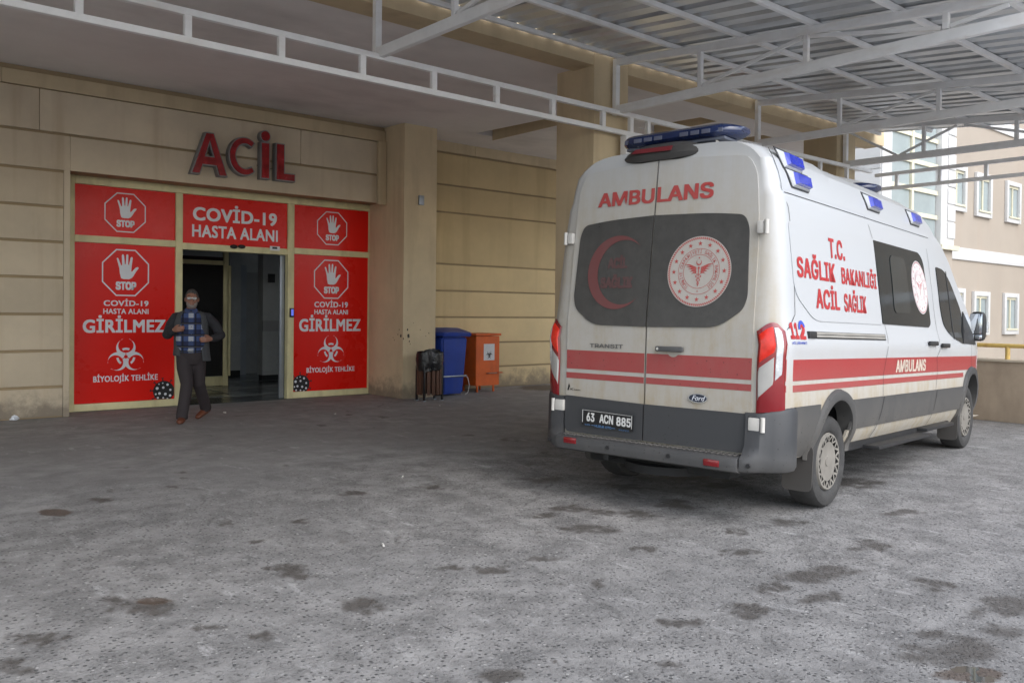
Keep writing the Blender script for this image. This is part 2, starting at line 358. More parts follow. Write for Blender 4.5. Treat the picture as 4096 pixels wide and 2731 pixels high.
class Flat:
    """collects 2-D geometry (u, v, layer) and maps it onto a surface"""
    def __init__(s): s.v, s.f = [], []
    def add(s, pts, faces, lay=0):
        k = len(s.v); s.v += [(float(p[0]), float(p[1]), lay + (float(p[2]) if len(p) > 2 else 0)) for p in pts]; s.f += [tuple(k + i for i in f) for f in faces]
    def poly(s, pts, lay=0): s.add(pts, [tuple(range(len(pts)))], lay)
    def disc(s, c, r, n=40, lay=0, ry=None):
        ry = ry or r; s.poly([(c[0] + r * math.cos(2 * math.pi * k / n), c[1] + ry * math.sin(2 * math.pi * k / n)) for k in range(n)], lay)
    def ring(s, c, r0, r1, a0=0, a1=360, n=48, lay=0):
        p = []; q = []
        for k in range(n + 1):
            a = R(a0 + (a1 - a0) * k / n); p.append((c[0] + r0 * math.cos(a), c[1] + r0 * math.sin(a))); q.append((c[0] + r1 * math.cos(a), c[1] + r1 * math.sin(a)))
        s.add(p + q, [(k, k + 1, n + 2 + k, n + 1 + k) for k in range(n)], lay)
    def polyring(s, pts, wd, lay=0):
        c = np.mean(pts, 0); n = len(pts); q = [tuple(c + (np.array(p) - c) * (1 - wd)) for p in pts]
        s.add(list(pts) + q, [(k, (k + 1) % n, n + (k + 1) % n, n + k) for k in range(n)], lay)
    def text(s, t, x0, x1, y0, y1, bold=.02, lay=0, spacing=1.0, shear=0, font='geo'):
        v, f, _ = text_geo(t, bold, spacing, font)
        s.add([(x0 + (x1 - x0) * (p[0] + shear * p[1]), y0 + (y1 - y0) * p[1], p[2]) for p in v], f, lay)
    def star(s, c, r, lay=0, rot=90):
        s.poly([(c[0] + (r if k % 2 == 0 else r * .42) * math.cos(R(rot + 36 * k)), c[1] + (r if k % 2 == 0 else r * .42) * math.sin(R(rot + 36 * k))) for k in range(10)], lay)
    def build(s, name, fn, mat, parent, off=.002, layer=.0006, tri=True):
        me_v = [fn(p[0], p[1], off + p[2] * layer) for p in s.v]
        bm = bmesh.new(); vs_ = [bm.verts.new(p) for p in me_v]
        for f in s.f:
            parts = [f] if len(f) <= 4 else [tuple(f[j] for j in t) for t in tessellate_polygon([[Vector((s.v[i][0], s.v[i][1], 0)) for i in f]])]
            for q in parts:
                try: bm.faces.new([vs_[i] for i in q])
                except ValueError: pass
        return bmobj(name, bm, mat, parent, None, recalc=False)
def biohazard(fl_w, c, r, fl_bg=None):
    """white part goes to fl_w; the cut-outs are laid over it in the background colour"""
    for a in (90, 210, 330):
        d = (math.cos(R(a)), math.sin(R(a)))
        k = 60
        # crescent: outer circle minus inner circle pushed outwards
        oc = (c[0] + d[0] * r * .49, c[1] + d[1] * r * .49); ro_ = r * .51
        ic = (c[0] + d[0] * r * .625, c[1] + d[1] * r * .625); ri = r * .405
        pts_o, pts_i = [], []
        for q in range(k + 1):
            t = R(a + 24 + (360 - 48) * q / k)
            pts_o.append((oc[0] + ro_ * math.cos(t), oc[1] + ro_ * math.sin(t)))
            t2 = R(a + 22 + (360 - 44) * q / k)
            pts_i.append((ic[0] + ri * math.cos(t2), ic[1] + ri * math.sin(t2)))
        fl_w.add(pts_o + pts_i, [(i, i + 1, k + 2 + i, k + 1 + i) for i in range(k)], lay={90: 0, 210: .2, 330: .4}[a])
        fl_w.ring(c, r * .38, r * .50, a - 24, a + 24, 12, lay=.8)
HAND = [(368, 670), (360, 640), (357, 610), (349, 578), (339, 547), (341, 541), (347, 541), (352, 547), (368, 588), (374, 585), (372, 525), (376, 517), (383, 518), (387, 525), (392, 580), (397, 580), (401, 522), (405, 516), (412, 517), (415, 523), (414, 582), (419, 583), (430, 536), (436, 531), (443, 534), (444, 541), (436, 600), (434, 622), (439, 626), (462, 600), (475, 595), (483, 598), (482, 604), (466, 625), (448, 655), (436, 668), (420, 675), (385, 675)]

# ------------------------------------------------------------------ hospital building
YW, YF, YB, YBACK = 12.57, 13.09, 7.197, 12.86     # wall face, door screen, overhang beam face, far wall
SOF = lambda y: 4.45 + (y - 7.2) * (4.60 - 4.45) / 5.4
bld = empty('hospital_building', (5, 13, 0))
tag(bld, 'beige hospital entrance front with grooved wall bands, columns and grey overhang', 'building')
IB = Matrix.Translation((-5, -13, 0))
def bpart(o):
    o.parent = bld; o.matrix_parent_inverse = IB; return o
def bbox_(name, lo, hi, mat, bev=0): return bpart(box(name, lo, hi, mat, None, bev))
XL = fac(160, 700, YW)[0]
bbox_('wall_core', (-14, YW + .035, -.05), (XL - .004, 13.4, 4.75), GROOVE)
bbox_('wall_edge_strip', (XL - .075, YW, 0), (XL, YW + .03, 3.30), WALL)
gz = [fac(75, y, YW)[1] for y in (890.5, 806.5, 721.5, 636, 553, 471, 387)]
zs = [0] + gz + [3.775, 4.345, 4.57]
for a, b in zip(zs[:7], zs[1:8]):
    bbox_('facade_panel', (-14, YW, a + .018), (XL - .079, YW + .033, b - .018), WALL, .008)
# lintel across the entrance and the bands that run over it
XR = 7.764
bbox_('lintel_core', (XL, YW + .035, 3.32), (XR, YF + .3, 4.75), GROOVE)
bbox_('facade_panel', (-14, YW, zs[7] + .018), (XL - .001, YW + .034, zs[8] - .018), WALL, .008)
bbox_('facade_panel', (XL, YW, 3.30), (XR - .002, YW + .034, zs[8] - .018), WALL, .008)
seams = [-14, fac(90, 400, YW)[0], 6.2, XR - .002]
for a, b in zip(seams, seams[1:]):
    bbox_('facade_panel', (a + .003, YW, zs[8] + .018), (b - .003, YW + .034, zs[9] - .012), WALL, .008)
for a, b in zip([-14, 2.05, XR - .002][:-1], [2.05, XR - .002]):
    bbox_('trim_board', (a + .002, YW - .018, zs[9]), (b - .002, YW + .034, 4.53), WALL2, .006)
bbox_('pipe_casing', (7.60, YW - .07, 3.27), (7.755, YW - .002, 4.34), WALL2, .006)
# engaged column right of the entrance, wall beyond it
bbox_('column', (7.764, 11.964, 0), (8.424, 13.30, 4.75), WALL2, .012)
bbox_('wall_core', (8.424, YBACK + .03, -.05), (16, 13.4, 4.8), GROOVE)
def zb(dy1): return fac(1139, dy1, YBACK)[1]
bz = [0] + sorted([fac(1000 + 0, 0, 1)[1]] * 0 + [onp((1500 + 1078 / 2.24) / K, (1000 + y / 2.24) / K, 1, YBACK)[2] for y in (1038 + 5, 826, 603, 378, 150)] + [onp((1300 + 1150 / 1.6786) / K, y / 1.6786 / K, 1, YBACK)[2] for y in (1460, 1285)]) + [4.40]
for a, b in zip(bz, bz[1:]):
    bbox_('facade_panel', (8.43, YBACK, float(a) + .016), (16, YBACK + .028, float(b) - .016), WALLY, .008)
for a, b in zip((8.43, 9.93, 12.6), (9.93, 12.6, 16)):
    bbox_('trim_board', (a + .003, YBACK - .015, 4.42), (b - .003, YBACK + .028, 4.62), WALL2, .006)
SMU = P_('soot smudge', (.05, .042, .036), .9)
def smudge(dx, dy, r_, face):
    f_ = Flat(); n_ = 18; q = random.random() * 50
    c_ = fac(dx, dy, 11.964) if face == 'f' else (float(onp(dx, dy, 0, 7.764)[1]), float(onp(dx, dy, 0, 7.764)[2]))
    f_.poly([(c_[0] + r_ * (.55 + .6 * abs(mnoise.noise(Vector((q + 2 * math.cos(2 * math.pi * k / n_), 2 * math.sin(2 * math.pi * k / n_), 0))))) * math.cos(2 * math.pi * k / n_), c_[1] + 1.5 * r_ * (.5 + .8 * abs(mnoise.noise(Vector((q, 2 * math.cos(2 * math.pi * k / n_), 2 * math.sin(2 * math.pi * k / n_)))))) * math.sin(2 * math.pi * k / n_)) for k in range(n_)])
    fn = (lambda u, v, o: (u, 11.964 - o, v)) if face == 'f' else (lambda u, v, o: (7.764 - o, u, v))
    bpart(f_.build('smudge', fn, SMU, None, .0015))
for dx, dy, r_ in ((938, 771, .035), (936, 757, .018), (940, 784, .015), (965, 757, .010), (985, 765, .012), (978, 772, .008), (950, 742, .007), (942, 790, .010)): smudge(dx, dy, r_, 'f')
for dx, dy, r_ in ((921, 771, .03), (914, 768, .014), (927, 778, .018), (903, 775, .010), (917, 757, .012), (906, 781, .012)): smudge(dx, dy, r_, 's')
# free-standing columns and the edge beam of the overhang
bbox_('column', (7.355, YB, 0), (7.96, 7.851, 4.60), WALL2, .012)
bbox_('column', (13.0, YB, 0), (13.6, 7.80, 4.60), WALL2, .012)
bbox_('column', (1.75, YB + .02, 3.90), (2.35, 7.80, 4.60), WALL2, .012) if False else None
bbox_('edge_beam', (-14, YB + .004, 4.44), (7.350, 7.55, 5.3), WALL2)
bbox_('edge_beam', (7.352, YB + .006, 4.61), (7.958, 7.55, 5.3), WALL2)
bbox_('edge_beam', (7.962, YB + .004, 4.435), (12.99, 7.55, 5.3), WALL2)
bbox_('edge_beam', (13.605, YB + .004, 4.435), (14.6, 7.55, 5.3), WALL2)
bbox_('upper_wall', (-14, YB + .05, 5.305), (14.6, 7.6, 11), WALL2)
# soffit with long recessed slots
slots = [(9.12, 9.52, 9.2, 11.82), (10.62, 11.05, 8.12, 9.4), (12.45, 12.9, 8.22, 9.2)]
bm = bmesh.new()
xsS = sorted({-14, 14.6} | {v for s_ in slots for v in s_[:2]}); ysS = sorted({7.55, 13.0} | {v for s_ in slots for v in s_[2:]})
gv = {}
def gvv(x, y, dz=0):
    k = (x, y, dz)
    if k not in gv: gv[k] = bm.verts.new((x, y, SOF(y) + dz))
    return gv[k]
for x0, x1 in zip(xsS, xsS[1:]):
    for y0, y1 in zip(ysS, ysS[1:]):
        if any(s_[0] <= x0 and x1 <= s_[1] and s_[2] <= y0 and y1 <= s_[3] for s_ in slots): continue
        bm.faces.new((gvv(x0, y0), gvv(x0, y1), gvv(x1, y1), gvv(x1, y0)))
for x0, x1, y0, y1 in slots:
    c4 = [(x0, y0), (x0, y1), (x1, y1), (x1, y0)]
    yy = [v for v in ysS if y0 <= v <= y1]
    for (a, b) in zip(yy, yy[1:]):
        for x in (x0, x1): bm.faces.new((gvv(x, a), gvv(x, b), gvv(x, b, .3), gvv(x, a, .3)))
        bm.faces.new((gvv(x0, a, .3), gvv(x0, b, .3), gvv(x1, b, .3), gvv(x1, a, .3)))
    for y in (y0, y1): bm.faces.new((gvv(x0, y), gvv(x1, y), gvv(x1, y, .3), gvv(x0, y, .3)))
bpart(bmobj('soffit', bm, SOFF, None))
for x0, x1, y0, y1 in slots: bbox_('slot_lining', (x1 - .012, y0 + .01, SOF(y0) + .004), (x1 - .003, y1 - .01, SOF(y0) + .29), WALL2)
bbox_('roof_slab', (-14, 7.6, 5.0), (14.6, 20, 5.4), SOFF)
# interior behind the door
IX0, IX1, IY = 3.9, 9.6, 18.6
bbox_('interior_floor', (-2, YF - .05, -.05), (12, 20, .006), TILE)
for k, (a, b) in enumerate(((13.9, 14.25), (15.2, 15.55), (16.6, 16.95))):
    bbox_('floor_strip', (2, a, .0065), (11, b, .0105), TILE2)
bbox_('floor_strip', (5.75, 14.3, .0065), (6.1, 15.18, .0105), TILE2)
bbox_('interior_wall', (-2, 19.4, 0), (12, 19.6, 3.2), INTW)
bbox_('interior_wall', (2.3, YF + .2, 0), (2.5, 19.4, 3.2), INTW)
def iX(dx, y): return fac(dx, 700, y)[0]
yi = 16.6
xa, xb = iX(604, yi), iX(660, yi)
bbox_('interior_wall', (xa, yi, .12), (xa + 3, yi + .25, 3.2), INTW)
bbox_('skirting', (xa + .01, yi + .01, 0), (xa + 3, yi + .2, .12), DARK)
bbox_('interior_wall', (iX(527, 18.2), 18.2, .12), (iX(553, 18.2), 18.4, 3.2), INTW)
bbox_('skirting', (iX(527, 18.2), 18.21, 0), (iX(553, 18.2), 18.4, .12), DARK)
bbox_('lift_door', (iX(566, 18.5), 18.5, .02), (iX(601, 18.5), 18.55, 2.3), P_('brushed steel', (.32, .33, .33), .4, .5))
bbox_('lift_jamb', (iX(553, 18.35), 18.35, 0), (iX(566, 18.35), 18.6, 2.45), GREYM)
bbox_('bumper_rail', (xa - .02, yi - .06, 1.02), (xa + 3, yi - .004, 1.24), P_('interior rail', (.28, .29, .29), .5))
bbox_('wall_switch', (xa + .1, yi - .02, 2.02), (xa + .25, yi - .003, 2.2), DARK)
bbox_('interior_ceiling', (-2, YF + .1, 3.22), (12, 20, 3.3), INTW)
bbox_('interior_wall', (-2, YF + .2, 0), (2.95, YF + .35, 3.2), INTW)
bbox_('interior_wall', (7.80, YF + .22, 0), (12, YF + .35, 3.2), INTW)
# inner glazed screen seen through the door
yg = 15.9
gx0, gx1 = iX(380, yg), iX(525, yg)
bbox_('inner_glass', (gx0, yg + .02, .2), (gx1 - .08, yg + .03, 2.45), INTD)
for lo, hi in (((gx1 - .10, yg, 0), (gx1, yg + .06, 3.2)), ((gx0, yg, .012), (gx1 - .104, yg + .06, .19)), ((gx0, yg, 2.3), (gx1 - .104, yg + .06, 2.38)), ((gx0 + 1.15, yg, .194), (gx0 + 1.22, yg + .055, 2.296))):
    bbox_('inner_frame', lo, hi, CREAM, .004)

# ------------------------------------------------------------------ entrance screen with red panels
ent = empty('entrance_screen', (5.4, YF, 0))
tag(ent, 'cream framed entrance screen with red warning panels and open sliding doorway', 'entrance')
IE = Matrix.Translation((-5.4, -YF, 0))
def epart(o):
    o.parent = ent; o.matrix_parent_inverse = IE; return o
C0, C1, C2, C3, C4, C5 = 3.029, 4.421, 4.522, 6.230, 6.340, 7.7585
ZU, ZUB, ZL, ZLB = 3.207, 2.490, 2.392, .1054
for nm, lo, hi in (('frame_post', (C0 - .13, YF - .03, 0), (C0, YF + .08, 3.32)), ('frame_post', (C1, YF - .03, 0), (C2, YF + .08, ZU)), ('frame_post', (C3, YF - .03, 0), (C4, YF + .08, ZU)),
                   ('frame_post', (C5, YF - .03, 0), (C5 + .10, YF + .08, 3.32)), ('head_rail', (C0 + .002, YF - .028, ZU + .002), (C5 - .002, YF + .078, 3.318)),
                   ('transom', (C0 + .002, YF - .026, ZL), (C1 - .002, YF + .076, ZUB)), ('transom', (C2 + .002, YF - .026, 2.366), (C3 - .002, YF + .076, 2.465)), ('transom', (C4 + .002, YF - .026, ZL), (C5 - .002, YF + .076, ZUB)),
                   ('bottom_rail', (C0 + .002, YF - .026, 0), (C1 - .002, YF + .076, ZLB)), ('bottom_rail', (C4 + .002, YF - .026, 0), (C5 - .002, YF + .076, ZLB))):
    epart(box(nm, lo, hi, CREAM, None, .005))
YP = YF + .012
def pfn(off_x=0):
    return lambda u, v, o: (u, YP - o, v)
def pane(x0, x1, z0, z1):
    return epart(box('sign_panel', (x0 + .002, YP, z0 + .002), (x1 - .002, YP + .02, z1 - .002), REDV))
def ppx(dx, dy): return fac(dx, dy, YP)
def text_px(fl, t, x0, x1, yt, yb, bold=.018, lay=0):
    """text placed by the photo positions of its left / right end and its top / bottom at the middle"""
    a = ppx(x0, (yt + yb) / 2); b = ppx(x1, (yt + yb) / 2); m_ = (x0 + x1) / 2
    fl.text(t, a[0], b[0], ppx(m_, yb)[1], ppx(m_, yt)[1], bold, lay, spacing=1.07)
def stop_sign(fl, cx, cy_t, cy_b, half):
    """octagon with hand and the word, between photo heights; half = half width in metres"""
    zt, zb_ = ppx(cx, cy_t)[1], ppx(cx, cy_b)[1]; x = ppx(cx, (cy_t + cy_b) / 2)[0]; zc = (zt + zb_) / 2; r = (zt - zb_) / 2
    k = r * math.tan(math.pi / 8)
    pts = [(x + half * a, zc + r * b) for a, b in ((.414, 1), (-.414, 1), (-1, .414), (-1, -.414), (-.414, -1), (.414, -1), (1, -.414), (1, .414))]
    fl.polyring(pts, .055)
    h = np.array(HAND, float); hx = (h[:, 0] - 399) / 154; hz = -(h[:, 1] - 634) / 149
    fl.poly([(x + half * a, zc + r * b) for a, b in zip(hx, hz)])
    fl.text('STOP', x - half * .43, x + half * .45, zc - r * .74, zc - r * .38, .05, font='sans')
pUL, pUM, pUR = pane(C0, C1, ZUB, ZU), pane(C2, C3, 2.465, ZU), pane(C4, C5, ZUB, ZU)
pLL, pLR = pane(C0, C1, ZLB, ZL), pane(C4, C5, ZLB, ZL)
def done(fl, name, mat, p, off=.002):
    o = fl.build(name, pfn(), mat, p, off); o.matrix_parent_inverse = p.matrix_parent_inverse.copy() @ Matrix.Identity(4)
    o.matrix_parent_inverse = (Matrix.Translation((5.4, YF, 0)) @ p.matrix_parent_inverse).inverted() if False else Matrix.Identity(4)
    return o
fl = Flat(); stop_sign(fl, 288, 444, 534, .285); done(fl, 'stop_symbol', WHITEV, pUL)
fl = Flat(); stop_sign(fl, 763, 487, 563, .285); done(fl, 'stop_symbol', WHITEV, pUR)
fl = Flat(); text_px(fl, 'COVİD-19', 443, 636, 473, 513, .034); done(fl, 'lettering', WHITEV, pUM)
fl = Flat(); text_px(fl, 'HASTA ALANI', 441, 638, 522, 550, .028); done(fl, 'lettering', WHITEV, pUM)
def lower(p, cx, s_t, s_b, half, T, bio_c, bio_r, vir):
    fl = Flat(); stop_sign(fl, cx, s_t, s_b, half); done(fl, 'stop_symbol', WHITEV, p)
    for t, a, b, c, d, bo in T:
        fl = Flat(); text_px(fl, t, a, b, c, d, bo); done(fl, 'lettering', WHITEV, p)
    x, z = ppx(*bio_c); fl = Flat(); biohazard(fl, (x, z), bio_r); done(fl, 'biohazard_symbol', WHITEV, p)
    fl = Flat(); fl.disc((x, z), bio_r * .10, 24)
    for a in (90, 210, 330): fl.poly([(x + bio_r * (q * math.cos(R(a)) - w_ * math.sin(R(a))), z + bio_r * (q * math.sin(R(a)) + w_ * math.cos(R(a)))) for q, w_ in ((.05, -.018), (.30, -.018), (.30, .018), (.05, .018))], .2)
    done(fl, 'biohazard_core', REDV, p, .0032)
    vx, vz = ppx(*vir[:2]); r = vir[2]; lo, hi = vir[3], vir[4]
    def clip(pts):
        out = pts
        for ax, v, sg in ((0, lo, 1), (0, hi, -1), (1, ZLB + .004, 1)):
            q = []
            for i in range(len(out)):
                a, b = out[i - 1], out[i]; ia, ib = sg * (a[ax] - v) >= 0, sg * (b[ax] - v) >= 0
                if ia != ib:
                    t = (v - a[ax]) / (b[ax] - a[ax]); q.append((a[0] + t * (b[0] - a[0]), a[1] + t * (b[1] - a[1])))
                if ib: q.append(b)
            out = q
        return out
    blk, wht = Flat(), Flat()
    blk.poly(clip([(vx + r * math.cos(2 * math.pi * k / 48), vz + r * math.sin(2 * math.pi * k / 48)) for k in range(48)]))
    for a in range(15, 375, 40):
        c, s_ = math.cos(R(a)), math.sin(R(a))
        for (l0, l1, w_) in ((.96, 1.22, .05), (1.22, 1.30, .12)):
            q = clip([(vx + r * (l0 * c - w_ * s_), vz + r * (l0 * s_ + w_ * c)), (vx + r * (l0 * c + w_ * s_), vz + r * (l0 * s_ - w_ * c)), (vx + r * (l1 * c + w_ * s_), vz + r * (l1 * s_ - w_ * c)), (vx + r * (l1 * c - w_ * s_), vz + r * (l1 * s_ + w_ * c))])
            if len(q) > 2: blk.poly(q, .3)
    for a, b, q in ((-.62, .3, .14), (-.05, .35, .12), (.35, .62, .12), (-.4, -.2, .13), (.15, -.28, .13), (.62, .1, .11), (.6, -.45, .12), (-.1, .78, .07), (-.75, -.25, .09), (-.45, .7, .07), (-.55, -.62, .1), (-.05, -.65, .09), (.35, -.75, .09)):
        p_ = clip([(vx + r * (a + q * math.cos(2 * math.pi * k / 14)), vz + r * (b + q * math.sin(2 * math.pi * k / 14))) for k in range(14)])
        if len(p_) > 2: wht.poly(p_)
    done(blk, 'virus_symbol', BLACKV, p, .0015); done(wht, 'virus_spots', WHITEV, p, .003)
lower(pLL, 289, 573, 680, .325, [('COVİD-19', 238, 341, 686, 703, .028), ('HASTA ALANI', 237, 341, 709, 721, .026), ('GİRİLMEZ', 190, 380, 724, 764, .034), ('BİYOLOJİK TEHLİKE', 214, 362, 857, 879, .026)],
      (289, 819), .262, (376, 898, .155, C0, C1 - .004))
lower(pLR, 761, 597, 686, .325, [('COVİD-19', 722, 799, 689, 706, .028), ('HASTA ALANI', 722, 799, 711, 722, .026), ('GİRİLMEZ', 687, 828, 723, 761, .034), ('BİYOLOJİK TEHLİKE', 704, 814, 839, 857, .026)],
      (760, 805), .262, (691, 882, .155, C4 + .004, C5))
# sliding door edge, sensors, sticker, intercom
epart(box('sliding_door_stile', (C3 - .085, YF + .085, .01), (C3 - .005, YF + .125, 2.36), GREYM, None, .006))
epart(box('door_glass', (C3 - .004, YF + .098, .05), (C4 + 1.0, YF + .108, 2.36), P_('tinted glass', (.05, .06, .06), .05)))
epart(box('door_track', (C1 - .9, YF + .08, 2.37), (C4 + .9, YF + .2, 2.46), GREYM, None, .005))
epart(box('sliding_door_stile', (C2 - .02, YF + .085, .01), (C2 + .02, YF + .125, 2.36), P_('green glass edge', (.02, .10, .07), .2), None, .006))
for dx in (534, 552):
    x, z = ppx(dx, 567); bm = bmesh.new(); add_ell(bm, (x, YF - .045, z), (.062, .035, .033)); epart(bmobj('motion_sensor', bm, DARK, None, 60))
x, z = ppx(629, 571); epart(box('sticker', (x - .085, YF - .030, z - .035), (x + .085, YF - .027, z + .035), WHITEV)); epart(box('sticker_print', (x - .045, YF - .0315, z - .01), (x + .04, YF - .0305, z + .025), BLACKV))
x, z = ppx(667, 718); epart(box('card_reader', (x - .04, YF - .055, z - .075), (x + .04, YF - .031, z + .075), DARK, None, .008))
epart(box('reader_screen', (x - .018, YF - .059, z - .05), (x + .022, YF - .0555, z + .055), P_('blue lcd', (.08, .12, .5), .3, emis=((.15, .2, .9), .25))))

# ------------------------------------------------------------------ ACIL letters
sg = empty('letter_sign', (5.5, YW, 3.9)); tag(sg, 'red and grey raised ACİL letters above the entrance', 'sign')
RIM = P_('letter rim steel', (.25, .245, .245), .5, .3, stains=((.12, .08, .06), .6, (8, 8, 2)))
LRED = P_('red acrylic', (.30, .006, .010), .22, var=.5, vscale=7, coat=.4)
def arc(cx_, cz_, rx_, rz_, a0, a1, n): return [(cx_ + rx_ * math.cos(R(a0 + (a1 - a0) * k / n)), cz_ + rz_ * math.sin(R(a0 + (a1 - a0) * k / n))) for k in range(n + 1)]
GLYPH = {'A': [[(.40, 1), (.60, 1), (1, 0), (.81, 0), (.725, .235), (.275, .235), (.19, 0), (0, 0)], [(.335, .41), (.5, .88), (.665, .41)]],
         'C': [arc(.55, .5, .55, .5, 52, 308, 30) + arc(.58, .5, .40, .37, 304, 56, 26)],
         'İ': [[(.08, 0), (.92, 0), (.92, .74), (.08, .74)], arc(.5, .90, .5, .10, 0, 345, 20)],
         'L': [[(0, 0), (1, 0), (1, .165), (.38, .165), (.38, 1), (0, 1)]]}
def letter(ch, l, t, r, b, yt):
    """raised letter by its photo box: grey metal tray with a red face set proud of it"""
    cxm = (l + r) / 2; x0, x1 = fac(l, (t + b) / 2, yt)[0], fac(r, (t + b) / 2, yt)[0]; z0, z1 = fac(cxm, b, yt)[1], fac(cxm, t, yt)[1]
    root = None; g = .030
    for nm, off, y0, y1, mt in (('letter', .018, -.125, -.012, RIM), ('letter_face', 0, -.140, -.120, LRED)):
        cu = bpy.data.curves.new('g', 'CURVE'); cu.dimensions = '2D'; cu.fill_mode = 'BOTH'; cu.offset = off; cu.extrude = (y1 - y0) / 2
        cu.bevel_depth = .004
        for lp in GLYPH[ch]:
            sp = cu.splines.new('POLY'); sp.points.add(len(lp) - 1); sp.use_cyclic_u = True
            for q, (u, v) in zip(sp.points, lp): q.co = (x0 + g + (x1 - x0 - 2 * g) * u, z0 + g + (z1 - z0 - 2 * g) * v, 0, 1)
        o = bpy.data.objects.new('g', cu); col.objects.link(o); dg = bpy.context.evaluated_depsgraph_get(); dg.update()
        me = bpy.data.meshes.new_from_object(o.evaluated_get(dg)); bpy.data.objects.remove(o); bpy.data.curves.remove(cu)
        for v in me.vertices: v.co = (v.co.x, YW + (y0 + y1) / 2 + v.co.z, v.co.y)
        me.materials.clear(); me.name = nm; me.materials.append(mt)
        o = link(bpy.data.objects.new(nm, me), sg if root is None else root)
        if root is None: o.matrix_parent_inverse = Matrix.Translation((-5.5, -YW, -3.9)); root = o
    return root
letter('A', 438, 303, 524, 404, YW - .13); letter('C', 524, 313, 593, 405, YW - .13); letter('İ', 596, 298, 623, 413, YW - .13); letter('L', 632, 330, 680, 418, YW - .13)
sgc = tube('cable', [fac(590, 380, YW - .02)[:1] + (YW - .015,) + fac(590, 380, YW)[1:], (fac(606, 388, YW)[0], YW - .015, fac(606, 388, YW)[1] - .03), (fac(640, 383, YW)[0], YW - .015, fac(640, 383, YW)[1])], .006, DARK, sg)
sgc.matrix_parent_inverse = Matrix.Translation((-5.5, -YW, -3.9))
eb = box('junction_box', (8.04, 11.925, 3.25), (8.14, 11.963, 3.41), GREYM, None, .006); tag(eb, 'small grey metal junction box high on the engaged column', 'box')

# ------------------------------------------------------------------ steel canopy
can = empty('steel_canopy', (7.7, 7.1, 0)); tag(can, 'white steel trussed canopy with corrugated metal roof over the forecourt', 'canopy')
IC = Matrix.Translation((-7.7, -7.1, 0))
def cpart(o):
    o.parent = can; o.matrix_parent_inverse = IC; return o
ROOF_Y0 = 2.45
top = lambda y: 4.52 - .095 * (7.15 - y)
TX = [-5.7, -2.4, 1.0, 4.31, 7.68, 10.68, 13.18]
def truss(X):
    root = bar('truss', (X, YB - .035, 3.94), (X, ROOF_Y0 - .15, 3.90), .06, .10, WHITEP)        # bottom chord carries the rest
    cpart(root)
    def sub(o): o.parent = root; return o
    sub(bar('top_chord', (X, YB - .09, top(7.15)), (X, ROOF_Y0 - .15, top(ROOF_Y0 - .15)), .058, .08, WHITEP))
    sub(bar('end_post', (X, YB - .055, 3.88), (X, YB - .055, top(7.15) + .04), .062, .07, WHITEP))
    vy = [5.88, 4.59, 3.25]
    for y in vy: sub(bar('web_post', (X, y, 3.97), (X, y, top(y) - .03), .05, .05, WHITEP))
    pts = [(7.1, top(7.1) - .03), (5.92, 3.97)]
    seq = [((5.84, 3.99), (4.63, top(4.6) - .05)), ((4.55, top(4.55) - .05), (3.29, 3.99)), ((3.21, 3.99), (2.75, top(2.75) - .05))]
    if X > 12: seq = [((7.08, top(7.08) - .06), (6.30, 3.98)), ((6.24, 3.98), (5.40, top(5.4) - .05)), ((5.3, top(5.3) - .05), (4.2, 3.98))]
    for (ya, za), (yb_, zb_) in seq: sub(bar('diagonal', (X + .003, ya, za), (X + .003, yb_, zb_), .035, .035, WHITEP))
for X in TX: truss(X)
SL = -math.atan(.095)
py = [7.10, 6.24, 5.36, 4.52, 3.68, 2.84]
for y in py:
    cpart(bar('purlin', (-8.44, y, top(y) + .067), (14.25, y, top(y) + .067), .05, .05, WHITEP))
def sheet(x0):
    bm = bmesh.new(); prof = []
    for k in range(4):
        b = x0 + k * .27
        prof += [(b, 0), (b + .15, 0), (b + .18, .055), (b + .24, .055)]
    prof += [(x0 + 1.08 + .02, 0)]
    ysn = np.linspace(YB - .03, ROOF_Y0, 8); rows = []
    for y in ysn: rows.append([bm.verts.new((x, y, top(y) + .097 + z + random.uniform(-.002, .002))) for x, z in prof])
    for a, b in zip(rows, rows[1:]):
        for i in range(len(prof) - 1): bm.faces.new((a[i], a[i + 1], b[i + 1], b[i]))
    return cpart(bmobj('roof_sheet', bm, ZINC, None))
for k in range(-8, 13): sheet(.2 + k * 1.08)
def ladder(a, b, z0, z1, verts, along):
    root = cpart(bar('ladder_beam', a[:2] + (z0,), b[:2] + (z0,), .06, .055, WHITEP))
    o = bar('top_rail', a[:2] + (z1,), b[:2] + (z1,), .06, .055, WHITEP, root)
    for v in verts:
        p = (v, a[1]) if along == 'x' else (a[0], v)
        bar('rung', p + (z0 + .026,), p + (z1 - .026,), .05, .06, WHITEP, root, bev=.003)
ladder((-8, 7.08), (13.9, 7.08), 3.665, 3.895, [1.66 + .818 * k for k in range(-11, 8)] + [7.88] + [8.2 + .818 * k for k in range(0, 7)], 'x')
ladder((14.15, 7.12), (14.15, 2.6), 3.62, 3.86, [6.75 - .70 * k for k in range(6)], 'y')
for X in (7.835, 13.27):
    cpart(bar('post', (X, 7.085, 0), (X, 7.085, 3.635), .16 if X < 8 else .13, .10, WHITEP, upv=(0, 1, 0), bev=.006))

